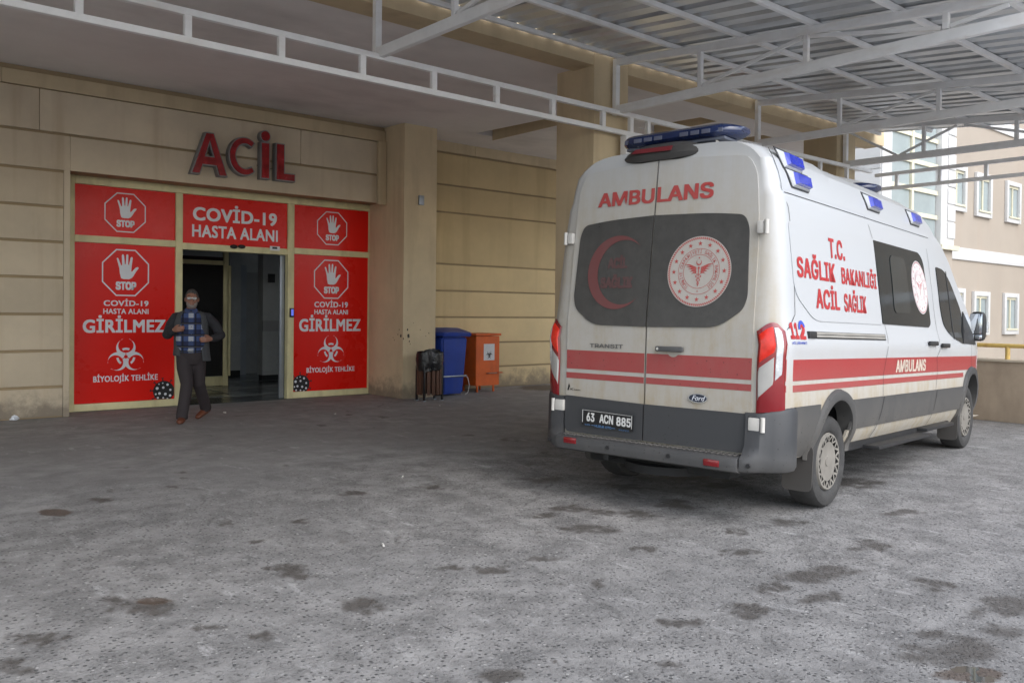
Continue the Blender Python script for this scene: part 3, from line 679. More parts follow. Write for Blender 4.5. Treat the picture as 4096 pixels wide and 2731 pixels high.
# ------------------------------------------------------------------ parapet, rail and neighbouring building
pr = box('parapet_wall', (12.95, -6, 0), (13.20, 6.9, .84), CONC, None, .01); pr.rotation_euler = (0, 0, 0)
tag(pr, 'low beige parapet wall at the far end of the forecourt', 'wall')
pc = box('coping', (12.92, -6, .841), (13.23, 6.9, .875), P_('coping render', (.55, .47, .36), .8), pr, .008)
rl = empty('guard_rail', (13.07, 1, .876)); tag(rl, 'rusty yellow tube guard rail on top of the parapet wall', 'railing')
for nm, path in (('top_tube', [(13.07, -6, 1.065), (13.07, 6.9, 1.065)]),):
    o = tube(nm, path, .03, RUSTY, rl, n=16); o.matrix_parent_inverse = Matrix.Translation((-13.07, -1, -.876))
for y in np.arange(4.62 - 9, 6.9, 1.5):
    o = tube('rail_post', [(13.07, y, .876), (13.07, y, 1.05)], .032, RUSTY, rl, n=14); o.matrix_parent_inverse = Matrix.Translation((-13.07, -1, -.876))
FB = P_('far beige render', (.40, .345, .285), .9, var=.06, vscale=.6, stains=((.40, .31, .24), .3, (1.5, 1.5, .3)))
FWT = P_('far white render', (.60, .595, .58), .85, var=.04)
FGL = P_('far glazing', (.34, .39, .39), .12, var=.15, vscale=.7)
FCR = P_('far cream frame', (.70, .66, .50), .6)
nb = empty('neighbouring_building', (26, 10, 0)); tag(nb, 'pale beige wing with white window surrounds and glazed stair tower', 'building')
IN = Matrix.Translation((-26, -10, 0))
def npart(o, p=None):
    o.parent = nb if p is None else p
    if p is None: o.matrix_parent_inverse = IN
    return o
npart(box('wall', (24.0, 10.12, 0), (46, 18, 13), FB))
for z0, z1 in ((3.06, 3.40), (7.0, 7.35)): npart(box('string_course', (24.004, 10.07, z0), (46, 10.117, z1), FWT, None, .01))
def far_window(x0, z0):
    wd, ht, t = 1.13, 1.26, .13
    f = npart(box('window', (x0 + t, 10.119, z0 + t), (x0 + wd - t, 10.12 + .003, z0 + ht - t), FGL)); f.location.y += 0
    for lo, hi in (((x0, 10.03, z0), (x0 + t, 10.116, z0 + ht)), ((x0 + wd - t, 10.03, z0), (x0 + wd, 10.116, z0 + ht)), ((x0 + t, 10.034, z0 + ht - t), (x0 + wd - t, 10.116, z0 + ht)), ((x0 + t, 10.034, z0), (x0 + wd - t, 10.116, z0 + t))):
        box('surround', lo, hi, FWT, f, .006)
    for lo, hi in (((x0 + t, 10.085, z0 + t), (x0 + t + .05, 10.114, z0 + ht - t)), ((x0 + .52, 10.083, z0 + t), (x0 + .58, 10.114, z0 + ht - t)), ((x0 + t + .051, 10.086, z0 + ht - t - .07), (x0 + wd - t, 10.114, z0 + ht - t)), ((x0 + t, 10.0, z0 + t), (x0 + wd - t, 10.082, z0 + t + .05))):
        box('sash', lo, hi, FCR, f)
for x0 in (23.98 + .01, 25.91, 28.17, 30.4, 32.6):
    if x0 > 25: far_window(x0, 4.36); far_window(x0, 8.5)
    if x0 > 25: far_window(x0 - .05, .94)
far_window(24.12, 4.40); far_window(24.12, 1.0)
# stair tower: white pilasters, glass with cream rails, white return wall
npart(box('tower_wall', (19.95, 10.2, 0), (23.15, 16, 9), FWT))
npart(box('tower_pilaster', (23.17, 9.86, 3.30), (24.0, 16, 9), FWT, None, .01))
npart(box('tower_base', (20.4, 9.88, 0), (23.95, 16.1, 3.28), FB, None, .01))
npart(box('tower_pilaster', (19.93, 9.86, 0), (20.42, 16.2, 9), FWT, None, .01))
for z in np.arange(3.55, 9, .46): npart(box('quoin', (23.55, 9.835, z + .01), (24.012, 9.858, z + .43), FWT, None, .008))
for z in np.arange(.4, 9, .92): npart(box('quoin', (19.905, 9.9, z + .01), (19.928, 16, z + .9), FWT, None, .008))
npart(box('tower_cornice', (23.0, 9.75, 3.24), (24.1, 9.856, 3.36), FCR))
for zi, (z0, z1) in enumerate(((3.36, 4.02), (4.14, 4.66), (4.78, 5.36), (5.46, 6.02), (6.12, 7.0), (7.1, 8.2))):
    for x0, x1 in ((20.44, 21.64), (21.78, 23.14)):
        npart(box('glass_pane', (x0 + .002, 10.0, z0 + .002), (x1 - .002, 10.02, z1 - .002), FGL))
for z in (4.02, 4.66, 5.36, 6.02, 7.0): npart(box('tower_rail', (20.43, 9.95, z), (23.16, 10.03, z + .11), FCR))
for x in (21.65,): npart(box('tower_mullion', (x, 9.94, 3.37), (x + .12, 10.04, 8.9), FCR))
npart(box('unseen_wing_wall', (34, -34, 0), (40, 9.9, 10), FB))  # unseen wing, added so the van's side windows reflect a building
for z in (3.06, 6.6): npart(box('string_course', (33.95, -34, z), (33.995, 9.9, z + .34), FWT))
for y in range(-32, 9, 3):
    for z in (.95, 4.4, 7.6): npart(box('unseen_wing_window', (33.96, y, z), (33.996, y + 1.1, z + 1.3), FGL))

# ------------------------------------------------------------------ ambulance van
# van frame: x forward from the rear axle zone, y left, z up; the body sits nose-down on its springs
YAW = math.atan2(math.sin(TH - .7226), math.cos(TH - .7226)); RAKE = -.0267
_vxy = _M @ np.array([1.7898, 7.2377, 0])
van = empty('ambulance_van', (float(_vxy[0]), float(_vxy[1]), 0))
van.rotation_euler = (0, -RAKE, YAW)
tag(van, 'white high-roof ambulance van with red stripes and blue lights, seen from behind', 'ambulance')

def paint(name, base, rough, dust_lo, dust_hi, rear_dust_shade, dustc=(.36, .31, .25), coat=.5, spots=0.0, streak=.25, rear_low=1.0):
    """car paint with road dust that thickens towards the sills and on the tail, where it also paints in canopy shade (van coordinates)"""
    mt = bpy.data.materials.new(name); mt.use_nodes = True; n = mt.node_tree; L = n.links; b = n.nodes['Principled BSDF']
    tc = n.nodes.new('ShaderNodeTexCoord'); sp = n.nodes.new('ShaderNodeSeparateXYZ'); L.new(tc.outputs['Object'], sp.inputs[0])
    def mr(i, a, c, d=0, e=1):
        t = n.nodes.new('ShaderNodeMapRange'); t.interpolation_type = 'SMOOTHSTEP'
        for k, v in zip((1, 2, 3, 4), (a, c, d, e)): t.inputs[k].default_value = v
        L.new(i, t.inputs[0]); return t.outputs[0]
    def ma(op, a, c):
        t = n.nodes.new('ShaderNodeMath'); t.operation = op
        for k, v in ((0, a), (1, c)):
            if isinstance(v, (int, float)): t.inputs[k].default_value = v
            else: L.new(v, t.inputs[k])
        return t.outputs[0]
    def nz(scale, detail=6, st=None):
        t = n.nodes.new('ShaderNodeTexNoise'); t.inputs['Scale'].default_value = scale; t.inputs['Detail'].default_value = detail; t.inputs['Roughness'].default_value = .65
        if st:
            mp = n.nodes.new('ShaderNodeMapping'); mp.inputs['Scale'].default_value = st; L.new(tc.outputs['Object'], mp.inputs[0]); L.new(mp.outputs[0], t.inputs[0])
        else: L.new(tc.outputs['Object'], t.inputs[0])
        return t.outputs[0]
    low = mr(ma('ADD', sp.outputs[2], ma('MULTIPLY', ma('SUBTRACT', nz(2.5), .5), .18)), dust_hi, dust_lo)
    tail = ma('MULTIPLY', mr(sp.outputs[0], -1.0, -1.12, 0, rear_dust_shade), mr(sp.outputs[2], .80, 1.05, rear_low, 1))  # tail dust plus painted shade, weaker low down where the rear looks brighter
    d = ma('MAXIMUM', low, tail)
    stk = mr(nz(1, 8, (8, 8, .9)), .35, .68, 1 - streak, 1.0); d = ma('MULTIPLY', d, stk)
    d = ma('MULTIPLY', d, mr(nz(14, 6), .2, .8, .75, 1.05))
    mx = n.nodes.new('ShaderNodeMix'); mx.data_type = 'RGBA'; L.new(d, mx.inputs[0]); mx.inputs[6].default_value = (*base, 1); mx.inputs[7].default_value = (*dustc, 1)
    c = mx.outputs[2]
    if spots:
        vo = n.nodes.new('ShaderNodeTexVoronoi'); vo.inputs['Scale'].default_value = 38; L.new(tc.outputs['Object'], vo.inputs['Vector'])
        se = n.nodes.new('ShaderNodeSeparateColor'); L.new(vo.outputs['Color'], se.inputs[0])
        s_ = ma('MULTIPLY', ma('LESS_THAN', vo.outputs['Distance'], ma('MULTIPLY', se.outputs[1], .22)), ma('GREATER_THAN', se.outputs[0], .45)); s_ = ma('MULTIPLY', s_, spots)
        m2 = n.nodes.new('ShaderNodeMix'); m2.data_type = 'RGBA'; L.new(s_, m2.inputs[0]); L.new(c, m2.inputs[6]); m2.inputs[7].default_value = (.02, .019, .018, 1); c = m2.outputs[2]
    L.new(c, b.inputs['Base Color'])
    L.new(ma('ADD', rough, ma('MULTIPLY', d, .45)), b.inputs['Roughness'])
    if coat: L.new(mr(d, 0, .5, coat, 0), b.inputs['Coat Weight']); b.inputs['Coat Roughness'].default_value = .05
    return mt
BODY = paint('ambulance white paint', (.47, .485, .50), .30, .75, 1.30, .85, (.36, .30, .205), .25, streak=.35, rear_low=.25)  # heavy tail dust partly stands in for shade from the canopy
STRP = paint('red stripe film', (.34, .022, .028), .32, .55, 1.28, .48, (.27, .13, .11), .3, spots=.5)
TEXR = paint('red letter film', (.42, .018, .022), .35, .2, .5, .30, (.36, .26, .22), .2)
CLAD = paint('dusty grey cladding', (.042, .044, .047), .5, .35, 1.15, .12, (.125, .116, .104), 0, spots=.85)
CLAD2 = paint('dark grey cladding', (.040, .042, .046), .5, .2, .62, .12, (.105, .100, .094), 0, spots=.8)
GLASSD = paint('dusty privacy glass', (.012, .014, .015), .10, .5, .9, .58, (.118, .112, .104), 0, spots=.3, streak=.12)
GLASSS = P_('privacy glass', (.010, .013, .014), .04, var=.1, spec=.28)
RUB = P_('tyre rubber', (.042, .041, .040), .75, var=.35, vscale=9, bump=.3, bscale=90)
WHC = P_('dusty wheel cover', (.22, .205, .18), .65, .1, var=.2, vscale=8)
BLK = P_('van black trim', (.02, .02, .021), .5, var=.2)
UND = P_('underbody black', (.012, .012, .012), .8)
LAMPR = P_('red lamp lens', (.20, .006, .010), .18, var=.08, coat=.6)
LAMPO = P_('lit red lamp lens', (.50, .02, .012), .2, var=.3, vscale=18, emis=((1, .05, .02), .05))
LAMPW = P_('clear lamp lens', (.52, .53, .54), .25, .1, var=.15, vscale=25, coat=.6)
BLUE = P_('blue beacon lens', (.008, .025, .42), .12, var=.15, vscale=20, coat=.6)
BLUED = P_('dark blue beacon lens', (.012, .022, .075), .10, var=.2, vscale=12, coat=.6)
CHROME = P_('chrome', (.55, .55, .55), .25, .9)
EMW = paint('emblem cream film', (.50, .48, .44), .4, .3, .6, .60, (.33, .29, .255), 0)
HNG = P_('hinge paint', (.55, .53, .49), .5, var=.15)

PZ = [.38, .45, .52, .60, .70, .81, 1.0, 1.14, 1.24, 1.33, 1.42, 1.8, 2.14, 2.30, 2.345, 2.45, 2.60, 2.8]
PYW = [.91, .945, .985, 1.012, 1.028, 1.035, 1.03, 1.032, 1.04, 1.022, 1.002, .975, .945, .922, .898, .88, .84, .78]
XREAR = -1.155
def lean(z): return max(0.0, (z - 1.35) * .09)
def ws(x, z):
    """half width of the body at station x and height z"""
    w_ = float(np.interp(z, PZ, PYW))
    if x > 3.7: w_ -= .11 * ((x - 3.7) / .8) ** 2
    if x > 4.45: w_ *= math.sqrt(max(.0, 1 - ((x - 4.45) / .46) ** 2 * .72))
    if x > 2.6 and z > 1.45: w_ -= .03 * (x - 2.6) * (z - 1.45)
    t = x - lean(z) * max(0, 1 - (x + 1.16)) - XREAR
    r = .18 - .06 * max(0, min(1, (z - 1.4) / 1.1))
    if t < r: w_ -= r * (1 - math.sqrt(max(0, 1 - ((r - max(t, 0)) / r) ** 2)))
    return w_
TXk = [-1.2, -.6, .4, 1.6, 2.1, 2.4, 2.65, 2.95, 3.2, 3.46, 3.83, 4.16, 4.46, 4.62, 4.80, 4.91]
TZk = [2.70, 2.725, 2.74, 2.74, 2.725, 2.69, 2.59, 2.42, 2.25, 2.02, 1.74, 1.50, 1.35, 1.22, 1.02, .80]
def Ttop(x): return float(np.interp(x, TXk, TZk))
ZL_ = [.42, .47, .52, .57, .65, .73, .81, .92, 1.03, 1.14, 1.19, 1.24, 1.28, 1.33, 1.42, 1.55, 1.7, 1.85, 2.0, 2.14, 2.29, 2.305, 2.345, 2.36, 2.46, 2.56]
def ring_at(xs_):
    T = Ttop(xs_); cap = .16 if xs_ < 2.3 else .13; S = T - cap; pts = [(0, .40), (.6, .40), (.88, .405)]
    for z in ZL_:
        zz = z if S >= 2.56 else (z if z <= .6 else .6 + (z - .6) * (S - .6) / 1.96)
        pts.append((ws(xs_ + lean(zz) * max(0, 1 - (xs_ + 1.16)), zz), zz))
    y0, z0 = pts[-1]
    for k in range(1, 11):
        u = 1 - (k / 10) ** 1.6 if k < 10 else 0
        u = math.cos(math.pi / 2 * k / 10)
        pts.append((y0 * u ** .62, z0 + (T - z0) * (1 - (u ** .62) ** (7.0 if xs_ < 0 else 5.0))))
    return pts
stn = [XREAR, XREAR + .004, XREAR + .012, XREAR + .025, XREAR + .042, XREAR + .065, XREAR + .095, XREAR + .13, XREAR + .17, XREAR + .215, -.9, -.75, -.6, -.3, 0, .4, .8, 1.2, 1.6, 1.9, 2.1, 2.25, 2.4, 2.52, 2.65, 2.8, 2.95, 3.1, 3.2, 3.33, 3.46, 3.65, 3.83, 4.0, 4.16, 4.3, 4.46, 4.55, 4.62, 4.7, 4.8, 4.86, 4.90]
WR, WF = (-.14, .346), (3.86, .452)                 # hubs in the van frame
AR = [(-.15, .47, .365), (3.82, .585, .365)]
for ax, az, ar in AR: stn += [ax - ar - .02 + (2 * ar + .04) * i / 30 for i in range(31)]
stn = sorted(stn); stn = [x for i, x in enumerate(stn) if i == 0 or x - stn[i - 1] > .006]
ZL_ = sorted(ZL_ + [.445, .495, .545, .61, .69, .77, .865, .89, .945, .97]); ZL_ = [z for i, z in enumerate(ZL_) if i == 0 or z - ZL_[i - 1] > .011]
bm = bmesh.new(); rings = []
for xs_ in stn:
    pr_ = ring_at(xs_); f_ = max(0, 1 - (xs_ + 1.16)); rg = []
    for y, z in pr_: rg.append(bm.verts.new((xs_ + lean(z) * f_, -y, z)))
    for y, z in pr_[-2:0:-1]: rg.append(bm.verts.new((xs_ + lean(z) * f_, y, z)))
    rings.append(rg)
for a, b in zip(rings, rings[1:]):
    for k in range(len(a)):
        q = (a[k], a[(k + 1) % len(a)], b[(k + 1) % len(a)], b[k]); c = sum((u.co for u in q), Vector()) / 4
        if any(math.hypot(c.x - ax, c.z - az) < ar + .02 or (abs(c.x - ax) < ar + .01 and c.z < az) for ax, az, ar in AR) and abs(c.y) > .5: continue
        bm.faces.new(q)
bm.faces.new(rings[0]); bm.faces.new(rings[-1][::-1])
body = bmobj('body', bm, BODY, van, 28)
for ax, az, ar in AR:                               # wheel housings
    for s_ in (-1, 1):
        bm = bmesh.new(); A, B = [], []
        for k in range(25):
            t = R(-30 + 240 * k / 24); x, z = ax + (ar + .03) * math.cos(t), az + (ar + .03) * math.sin(t)
            A.append(bm.verts.new((x, s_ * (ws(x, max(z, .45)) - .004), z))); B.append(bm.verts.new((x, s_ * .60, z)))
        for k in range(24): bm.faces.new((A[k], A[k + 1], B[k + 1], B[k]))
        bm.faces.new(B); bmobj('wheel_housing', bm, UND, van, 40)

def SIDE(s_=-1):
    return lambda u, v, o: (u, s_ * (ws(u, v) + o), v)
def XR_(y, z): return XREAR + lean(z)
def REAR(u, v, o):                                   # u = van y
    bulge = .02 * (abs(u) / .8) ** 2.5
    return (XR_(u, v) - o + bulge * .6, u, v)
def shell(name, us, vs_, fn, off, thick, mat, parent, hole=None, smooth=30):
    """closed patch over a grid of surface parameters"""
    bm = bmesh.new(); A, B = {}, {}
    nu, nv = len(us), len(vs_)
    uv = lambda i, j: (us[i] if not callable(us) else us(i, j), vs_[j])
    for i in range(nu):
        for j in range(nv):
            A[i, j] = bm.verts.new(fn(us[i], vs_[j], off)); B[i, j] = bm.verts.new(fn(us[i], vs_[j], off - thick))
    for i in range(nu - 1):
        for j in range(nv - 1):
            bm.faces.new((A[i, j], A[i + 1, j], A[i + 1, j + 1], A[i, j + 1])); bm.faces.new((B[i, j], B[i, j + 1], B[i + 1, j + 1], B[i + 1, j]))
    for i in range(nu - 1):
        for j, k in ((0, 0), (nv - 1, nv - 1)): bm.faces.new((A[i, j], B[i, j], B[i + 1, j], A[i + 1, j]))
    for j in range(nv - 1):
        for i in (0, nu - 1): bm.faces.new((A[i, j], A[i, j + 1], B[i, j + 1], B[i, j]))
    return bmobj(name, bm, mat, parent, smooth)
def clipz(pts, z0, z1):
    out = pts
    for v, sg_ in ((z0, 1), (z1, -1)):
        q = []
        for i in range(len(out)):
            a, b = out[i - 1], out[i]; ia, ib = sg_ * (a[1] - v) >= 0, sg_ * (b[1] - v) >= 0
            if ia != ib:
                t = (v - a[1]) / (b[1] - a[1]); q.append((a[0] + t * (b[0] - a[0]), v))
            if ib: q.append(b)
        out = q
        if not out: return out
    return out
def rounded(pts, r, n=5):
    out = []; N = len(pts)
    for i in range(N):
        p0, p1, p2 = (np.array(pts[(i + k) % N], float) for k in (-1, 0, 1))
        rr = r[i] if isinstance(r, (list, tuple)) else r
        d0, d2 = p0 - p1, p2 - p1; l0, l2 = np.linalg.norm(d0), np.linalg.norm(d2); rr = min(rr, .45 * l0, .45 * l2)
        a, b = p1 + d0 / l0 * rr, p1 + d2 / l2 * rr
        for k in range(n + 1):
            t = k / n; out.append(tuple((1 - t) ** 2 * a + 2 * t * (1 - t) * p1 + t * t * b))
    return out
def patch(name, pts, fn, off, thick, mat, parent, step=.06, xcuts=None):
    """outlined panel bent onto a surface, with edges of real thickness"""
    zl, zh = min(p[1] for p in pts), max(p[1] for p in pts); k = max(1, int((zh - zl) / step)); zz = [zl + (zh - zl) * i / k for i in range(k + 1)]
    bm = bmesh.new(); rim = []
    for a, b in zip(zz, zz[1:]):
        q = clipz(list(pts), a, b)
        qq = []
        for p in q:
            if not qq or math.hypot(p[0] - qq[-1][0], p[1] - qq[-1][1]) > 1e-5: qq.append(p)
        if len(qq) > 2 and math.hypot(qq[0][0] - qq[-1][0], qq[0][1] - qq[-1][1]) < 1e-5: qq.pop()
        if len(qq) > 2:
            try: bm.faces.new([bm.verts.new(fn(p[0], p[1], off)) for p in qq])
            except ValueError: pass
    bmesh.ops.remove_doubles(bm, verts=bm.verts, dist=2e-4)
    if thick:
        n = len(pts); a = [bm.verts.new(fn(p[0], p[1], off)) for p in pts]; b = [bm.verts.new(fn(p[0], p[1], off - thick)) for p in pts]
        for i in range(n):
            try: bm.faces.new((a[i], a[(i + 1) % n], b[(i + 1) % n], b[i]))
            except ValueError: pass
    o = bmobj(name, bm, mat, parent, 40, recalc=False)
    return o
def strip(name, pts, wd, fn, off, mat, parent):
    """thin line (panel gap) along a path on a surface"""
    fl = Flat()
    for a, b in zip(pts, pts[1:]):
        a, b = np.array(a, float), np.array(b, float); d = (b - a) / np.linalg.norm(b - a); n_ = np.array([-d[1], d[0]]) * wd / 2
        k = max(1, int(np.linalg.norm(b - a) / .08))
        for i in range(k):
            p, q = a + (b - a) * i / k, a + (b - a) * (i + 1) / k
            fl.poly([p - n_, q - n_, q + n_, p + n_])
    return fl.build(name, fn, mat, parent, off)
lin = lambda a, b, n: [a + (b - a) * i / (n - 1) for i in range(n)]

# --- side cladding, sills, stripes
for s_ in (-1, 1):
    S_ = SIDE(s_)
    shell('side_cladding', lin(.16, 3.47, 40), [.572, .60, .66, .70, .74, .79, .812], S_, .014, .02, CLAD, van)
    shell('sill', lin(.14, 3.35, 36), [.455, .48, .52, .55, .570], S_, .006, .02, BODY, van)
    shell('sill_bar', lin(.24, 3.2, 20), [.392, .42, .452], lambda u, v, o, s_=s_: (u, s_ * (.965 + o), v), .0, .12, BLK, van)
    for z0, z1 in ((.988, 1.136), (.912, .959)):
        us_ = lin(-1.06, 4.35, 60)
        if z0 < .95: shell('stripe', lin(-1.06, 3.47, 50), [z0, (z0 + z1) / 2, z1], S_, .0022, .002, STRP, van)
        else: shell('stripe', us_, lin(z0, z1, 4), S_, .0022, .002, STRP, van)
    for ax, az, ar in AR:                            # wheel arch flares
        bm = bmesh.new(); rows = []
        for k in range(33):
            a = R(-25 + 230 * k / 32); row = []
            for r_, o_ in ((ar - .012, -.10), (ar - .012, .026), (ar + .012, .036), (ar + .06, .030), (ar + .072, .004)):
                x, z = ax + r_ * math.cos(a), az + r_ * math.sin(a)
                row.append(bm.verts.new((x, s_ * (ws(x, max(z, .45)) + o_), max(z, .40))))
            rows.append(row)
        for a, b in zip(rows, rows[1:]):
            for i in range(4): bm.faces.new((a[i], a[i + 1], b[i + 1], b[i]))
        bmobj('wheel_arch', bm, CLAD, van, 40)
    # rear quarter below the waist belongs to the bumper
    o = shell('bumper_corner', lin(-.95, -.50, 12), [.43, .47, .53, .562, .60, .7, .78, .808], S_, .012, .03, CLAD, van)
# --- rear bumper: wrap-round corners and step
for s_ in (-1, 1):
    bm = bmesh.new()
    plan = [(-.93, 1.052)] + [(XREAR + .18 - .204 * math.cos(R(q)), .852 + .204 * math.sin(R(q))) for q in (85, 72, 60, 48, 36, 26)] + [(-1.215, .905), (-1.25, .868), (-1.272, .83), (-1.28, .795)]
    rows = []
    for x, y in plan:
        up_ = lambda q: max(x, q); tz = float(np.interp(x, [-1.2, -1.02], [0, .042]))
        rows.append([bm.verts.new((xx, s_ * (y - dy), z)) for xx, z, dy in ((x + .05, .352, .06), (x + .01, .368, .02), (x, .40, 0), (x, .455, 0), (up_(-1.245), .482, 0), (up_(-1.205), .54, 0), (up_(-1.195), .735 + tz, 0), (up_(-1.185), .762 + tz, .01), (up_(-1.14), .768 + tz, .03))])
    for a, b in zip(rows, rows[1:]):
        for i in range(8): bm.faces.new((a[i], a[i + 1], b[i + 1], b[i]))
    q = rows[-1]; w2 = [bm.verts.new((-1.12, v.co.y, v.co.z)) for v in q]
    for i in range(8): bm.faces.new((q[i], q[i + 1], w2[i + 1], w2[i]))
    bmobj('bumper_end', bm, CLAD2, van, 35)
bm = bmesh.new(); ysb = [-.785, -.77, -.7, -.35, 0, .35, .7, .77, .785]
prof = [(-1.13, .36), (-1.26, .352), (-1.295, .365), (-1.302, .40), (-1.298, .44), (-1.285, .457), (-1.262, .463), (-1.16, .468), (-1.13, .47)]
rows = []
for y in ysb:
    k = .01 * max(0, (abs(y) - .76) / .025); rows.append([bm.verts.new((x + k * (1 if x < -1.2 else 0), y, z)) for x, z in prof])
for a, b in zip(rows, rows[1:]):
    for i in range(len(prof) - 1): bm.faces.new((a[i], b[i], b[i + 1], a[i + 1]))
bm.faces.new(rows[0]); bm.faces.new(rows[-1][::-1])
step = bmobj('bumper_step', bm, CLAD2, van, 35)
for k in range(34):
    y = -.755 + k * .0445; box('tread_rib', (-1.255, y, .4655), (-1.175, y + .018, .474), CLAD, step, .002)
for y, z in ((.63, .432), (-.60, .408)):
    b_ = box('reflector', (-1.307, y - .06, z - .024), (-1.296, y + .06, z + .022), LAMPR, step, .006)
for y in (-.86, -.26, .27, .86): tube('parking_sensor', [(-1.296 + (.03 if abs(y) > .7 else 0), y, .415), (-1.308 + (.03 if abs(y) > .7 else 0), y, .415)], [.017, .015], BLK, step, ref=(0, 0, 1), n=16)
box('tow_bracket', (-1.2, .33, .30), (-1.0, .38, .36), BLK, step, .01)
# --- rear doors
seam = .032
for s_ in (-1, 1):
    ex, et = (.815, .705) if s_ < 0 else (.785, .70)
    e0 = -.006 if s_ < 0 else .006
    poly = [(seam + e0, .478), (s_ * ex, .478), (s_ * (ex + .005), 1.35), (s_ * (ex + .0), 2.06), (s_ * (et + .07), 2.45), (s_ * et, 2.572), (s_ * .35, 2.598), (seam + e0, 2.606)]
    poly = rounded(poly, [.004, .05, .1, .2, .1, .09, .1, .004], 4)
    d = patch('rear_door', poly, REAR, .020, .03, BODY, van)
    clp = rounded([(seam + e0, .482), (s_ * (ex - .004), .482), (s_ * (ex - .002), .755 if s_ < 0 else .772), (seam + e0, .757)], [.004, .05, .012, .004], 3)
    patch('door_cladding', clp, REAR, .034, .016, CLAD2, d)
    for z0, z1 in ((.988, 1.138), (.911, .958)):
        patch('stripe', [(seam + e0 * 1.6, z0), (s_ * (ex + .000), z0), (s_ * (ex + .002), z1), (seam + e0 * 1.6, z1)], REAR, .0215, 0, STRP, d)
    wp = [(seam + e0, 1.337), (s_ * .555, 1.345), (s_ * .735, 1.47), (s_ * .765, 1.56), (s_ * .745, 2.06), (s_ * .705, 2.145), (s_ * .45, 2.172), (seam + e0, 2.186)]
    if s_ > 0: wp = [(a * .97 if abs(a) > .1 else a, b) for a, b in wp]
    wp = rounded(wp, [.002, .09, .1, .1, .12, .07, .2, .002], 5)
    fr = [(a + (0 if abs(a) < .06 else s_ * .045), b + (.05 if b > 1.8 else -.05)) for a, b in wp]
    wdw = patch('rear_window', wp, REAR, .027, .008, GLASSD, d)
    for lo_, hi_ in ((.64, .74), (2.0, 2.09)):       # hinges
        hz = (lo_ + hi_) / 2
        hb = box('hinge', (XR_(0, hz) - .048, s_ * ex, hz - .045), (XR_(0, hz) - .005, s_ * (ex + (.085 if hz < 1 else .05)), hz + .045), HNG, d, .012)
        tube('hinge_pin', [(XR_(0, hz) - .04, s_ * (ex + (.105 if hz < 1 else .07)), hz - .05), (XR_(0, hz) - .04, s_ * (ex + (.105 if hz < 1 else .07)), hz + .05)], .016, HNG, hb, n=12)
    if s_ < 0: dR, wR = d, wdw
    else: dL, wL = d, wdw
# hollow pressings above and below the window read as a soft crease
for z, h_ in ((2.235, .012),):
    pass
fl = Flat(); fl.text('AMBULANS', -.572, -seam + .0 - .0, 2.283, 2.400, .05) if False else None
def rear_text(t, yl, yr, z0, z1, bold, parent, mat, off=.0225, name='lettering', shear=0, cut=None):
    """text read from behind: the left end has the larger y"""
    fl = Flat(); fl.text(t, 0, 1, z0, z1, bold, shear=shear, font='sans')
    fn = lambda u, v, o: REAR(yl + (yr - yl) * u, v, o)
    return fl.build(name, fn, mat, parent, off)
rear_text('AMBU', .570, .045, 2.283, 2.398, (.028, .020), dL, TEXR)
rear_text('LANS', .022, -.452, 2.283, 2.403, (.028, .020), dR, TEXR)
rear_text('TRANSIT', .553, .234, 1.165, 1.197, .02, dL, P_('badge grey', (.16, .16, .16), .4, .6), .026, 'badge')
ov = Flat(); ov.disc((0, 0), .078, 40, ry=.034); ovo = ov.build('badge_oval', lambda u, v, o: REAR(-.418 - u, .835 + v, o), CHROME, dR, .030)
ov = Flat(); ov.disc((0, 0), .070, 40, ry=.028); ov.build('badge_field', lambda u, v, o: REAR(-.418 - u, .835 + v, o), P_('badge blue black', (.02, .025, .045), .3), ovo, .0315)
fo = Flat(); fo.text('Ford', -.046, .048, -.017, .019, .01, shear=.15); fo.build('badge_script', lambda u, v, o: REAR(-.418 - u, .835 + v, o), WHITEV, ovo, .0325)
ac = Flat(); ac.text('AC', -.0, .035, 0, .018, .02); ac.text('Ambulans', .04, .105, 0, .012, .01); ac.poly([(-.03, -.002), (-.014, .055), (-.002, .03), (-.012, .012), (-.012, -.002)]); ac.build('maker_sticker', lambda u, v, o: REAR(.742 - u, .815 + v, o), BLACKV, dL, .0225)
# smear lines and latch marks
bx = box('door_handle', (XREAR - .058, -.300, 1.158), (XREAR - .030, -.068, 1.198), P_('handle grey', (.085, .085, .085), .5), dR, .012)
hc = Flat(); hc.disc((0, 0), .053, 30, ry=.052); hc.build('handle_cup', lambda u, v, o: REAR(-.204 - u, 1.172 + v, o), P_('dusty cup', (.40, .37, .32), .6), dR, .0224)
tube('lock', [(XREAR - .057, -.092, 1.178), (XREAR - .062, -.092, 1.178)], .011, CHROME, bx, ref=(0, 0, 1), n=14)
# number plate in its pressed recess
patch('plate_recess', rounded([(.628, .535), (.098, .528), (.098, .690), (.628, .700)], .02), REAR, .0355, 0, P_('recess shadow plastic', (.04, .042, .045), .5), dL)
pl = patch('number_plate', rounded([(.598, .550), (.116, .540), (.114, .664), (.594, .676)], .008), REAR, .045, .01, P_('plate black', (.012, .012, .013), .35), dL)
def plate(u, v, o): return REAR(.598 - u * .484, .560 + v * .115 - u * .012, o)
fl = Flat()
fl.text('63', .10, .26, .22, .82, .03, font='sans'); fl.text('ACN', .36, .63, .22, .82, .03, font='sans'); fl.text('885', .69, .965, .20, .80, .03, font='sans')
fl.poly([(.012, .12), (.024, .12), (.024, .97), (.012, .97)]); fl.poly([(.024, .945), (.985, .945), (.985, .97), (.024, .97)]); fl.poly([(.973, .12), (.985, .12), (.985, .945), (.973, .945)])
fl.build('plate_number', plate, P_('plate white', (.66, .66, .64), .45), pl, .0465)
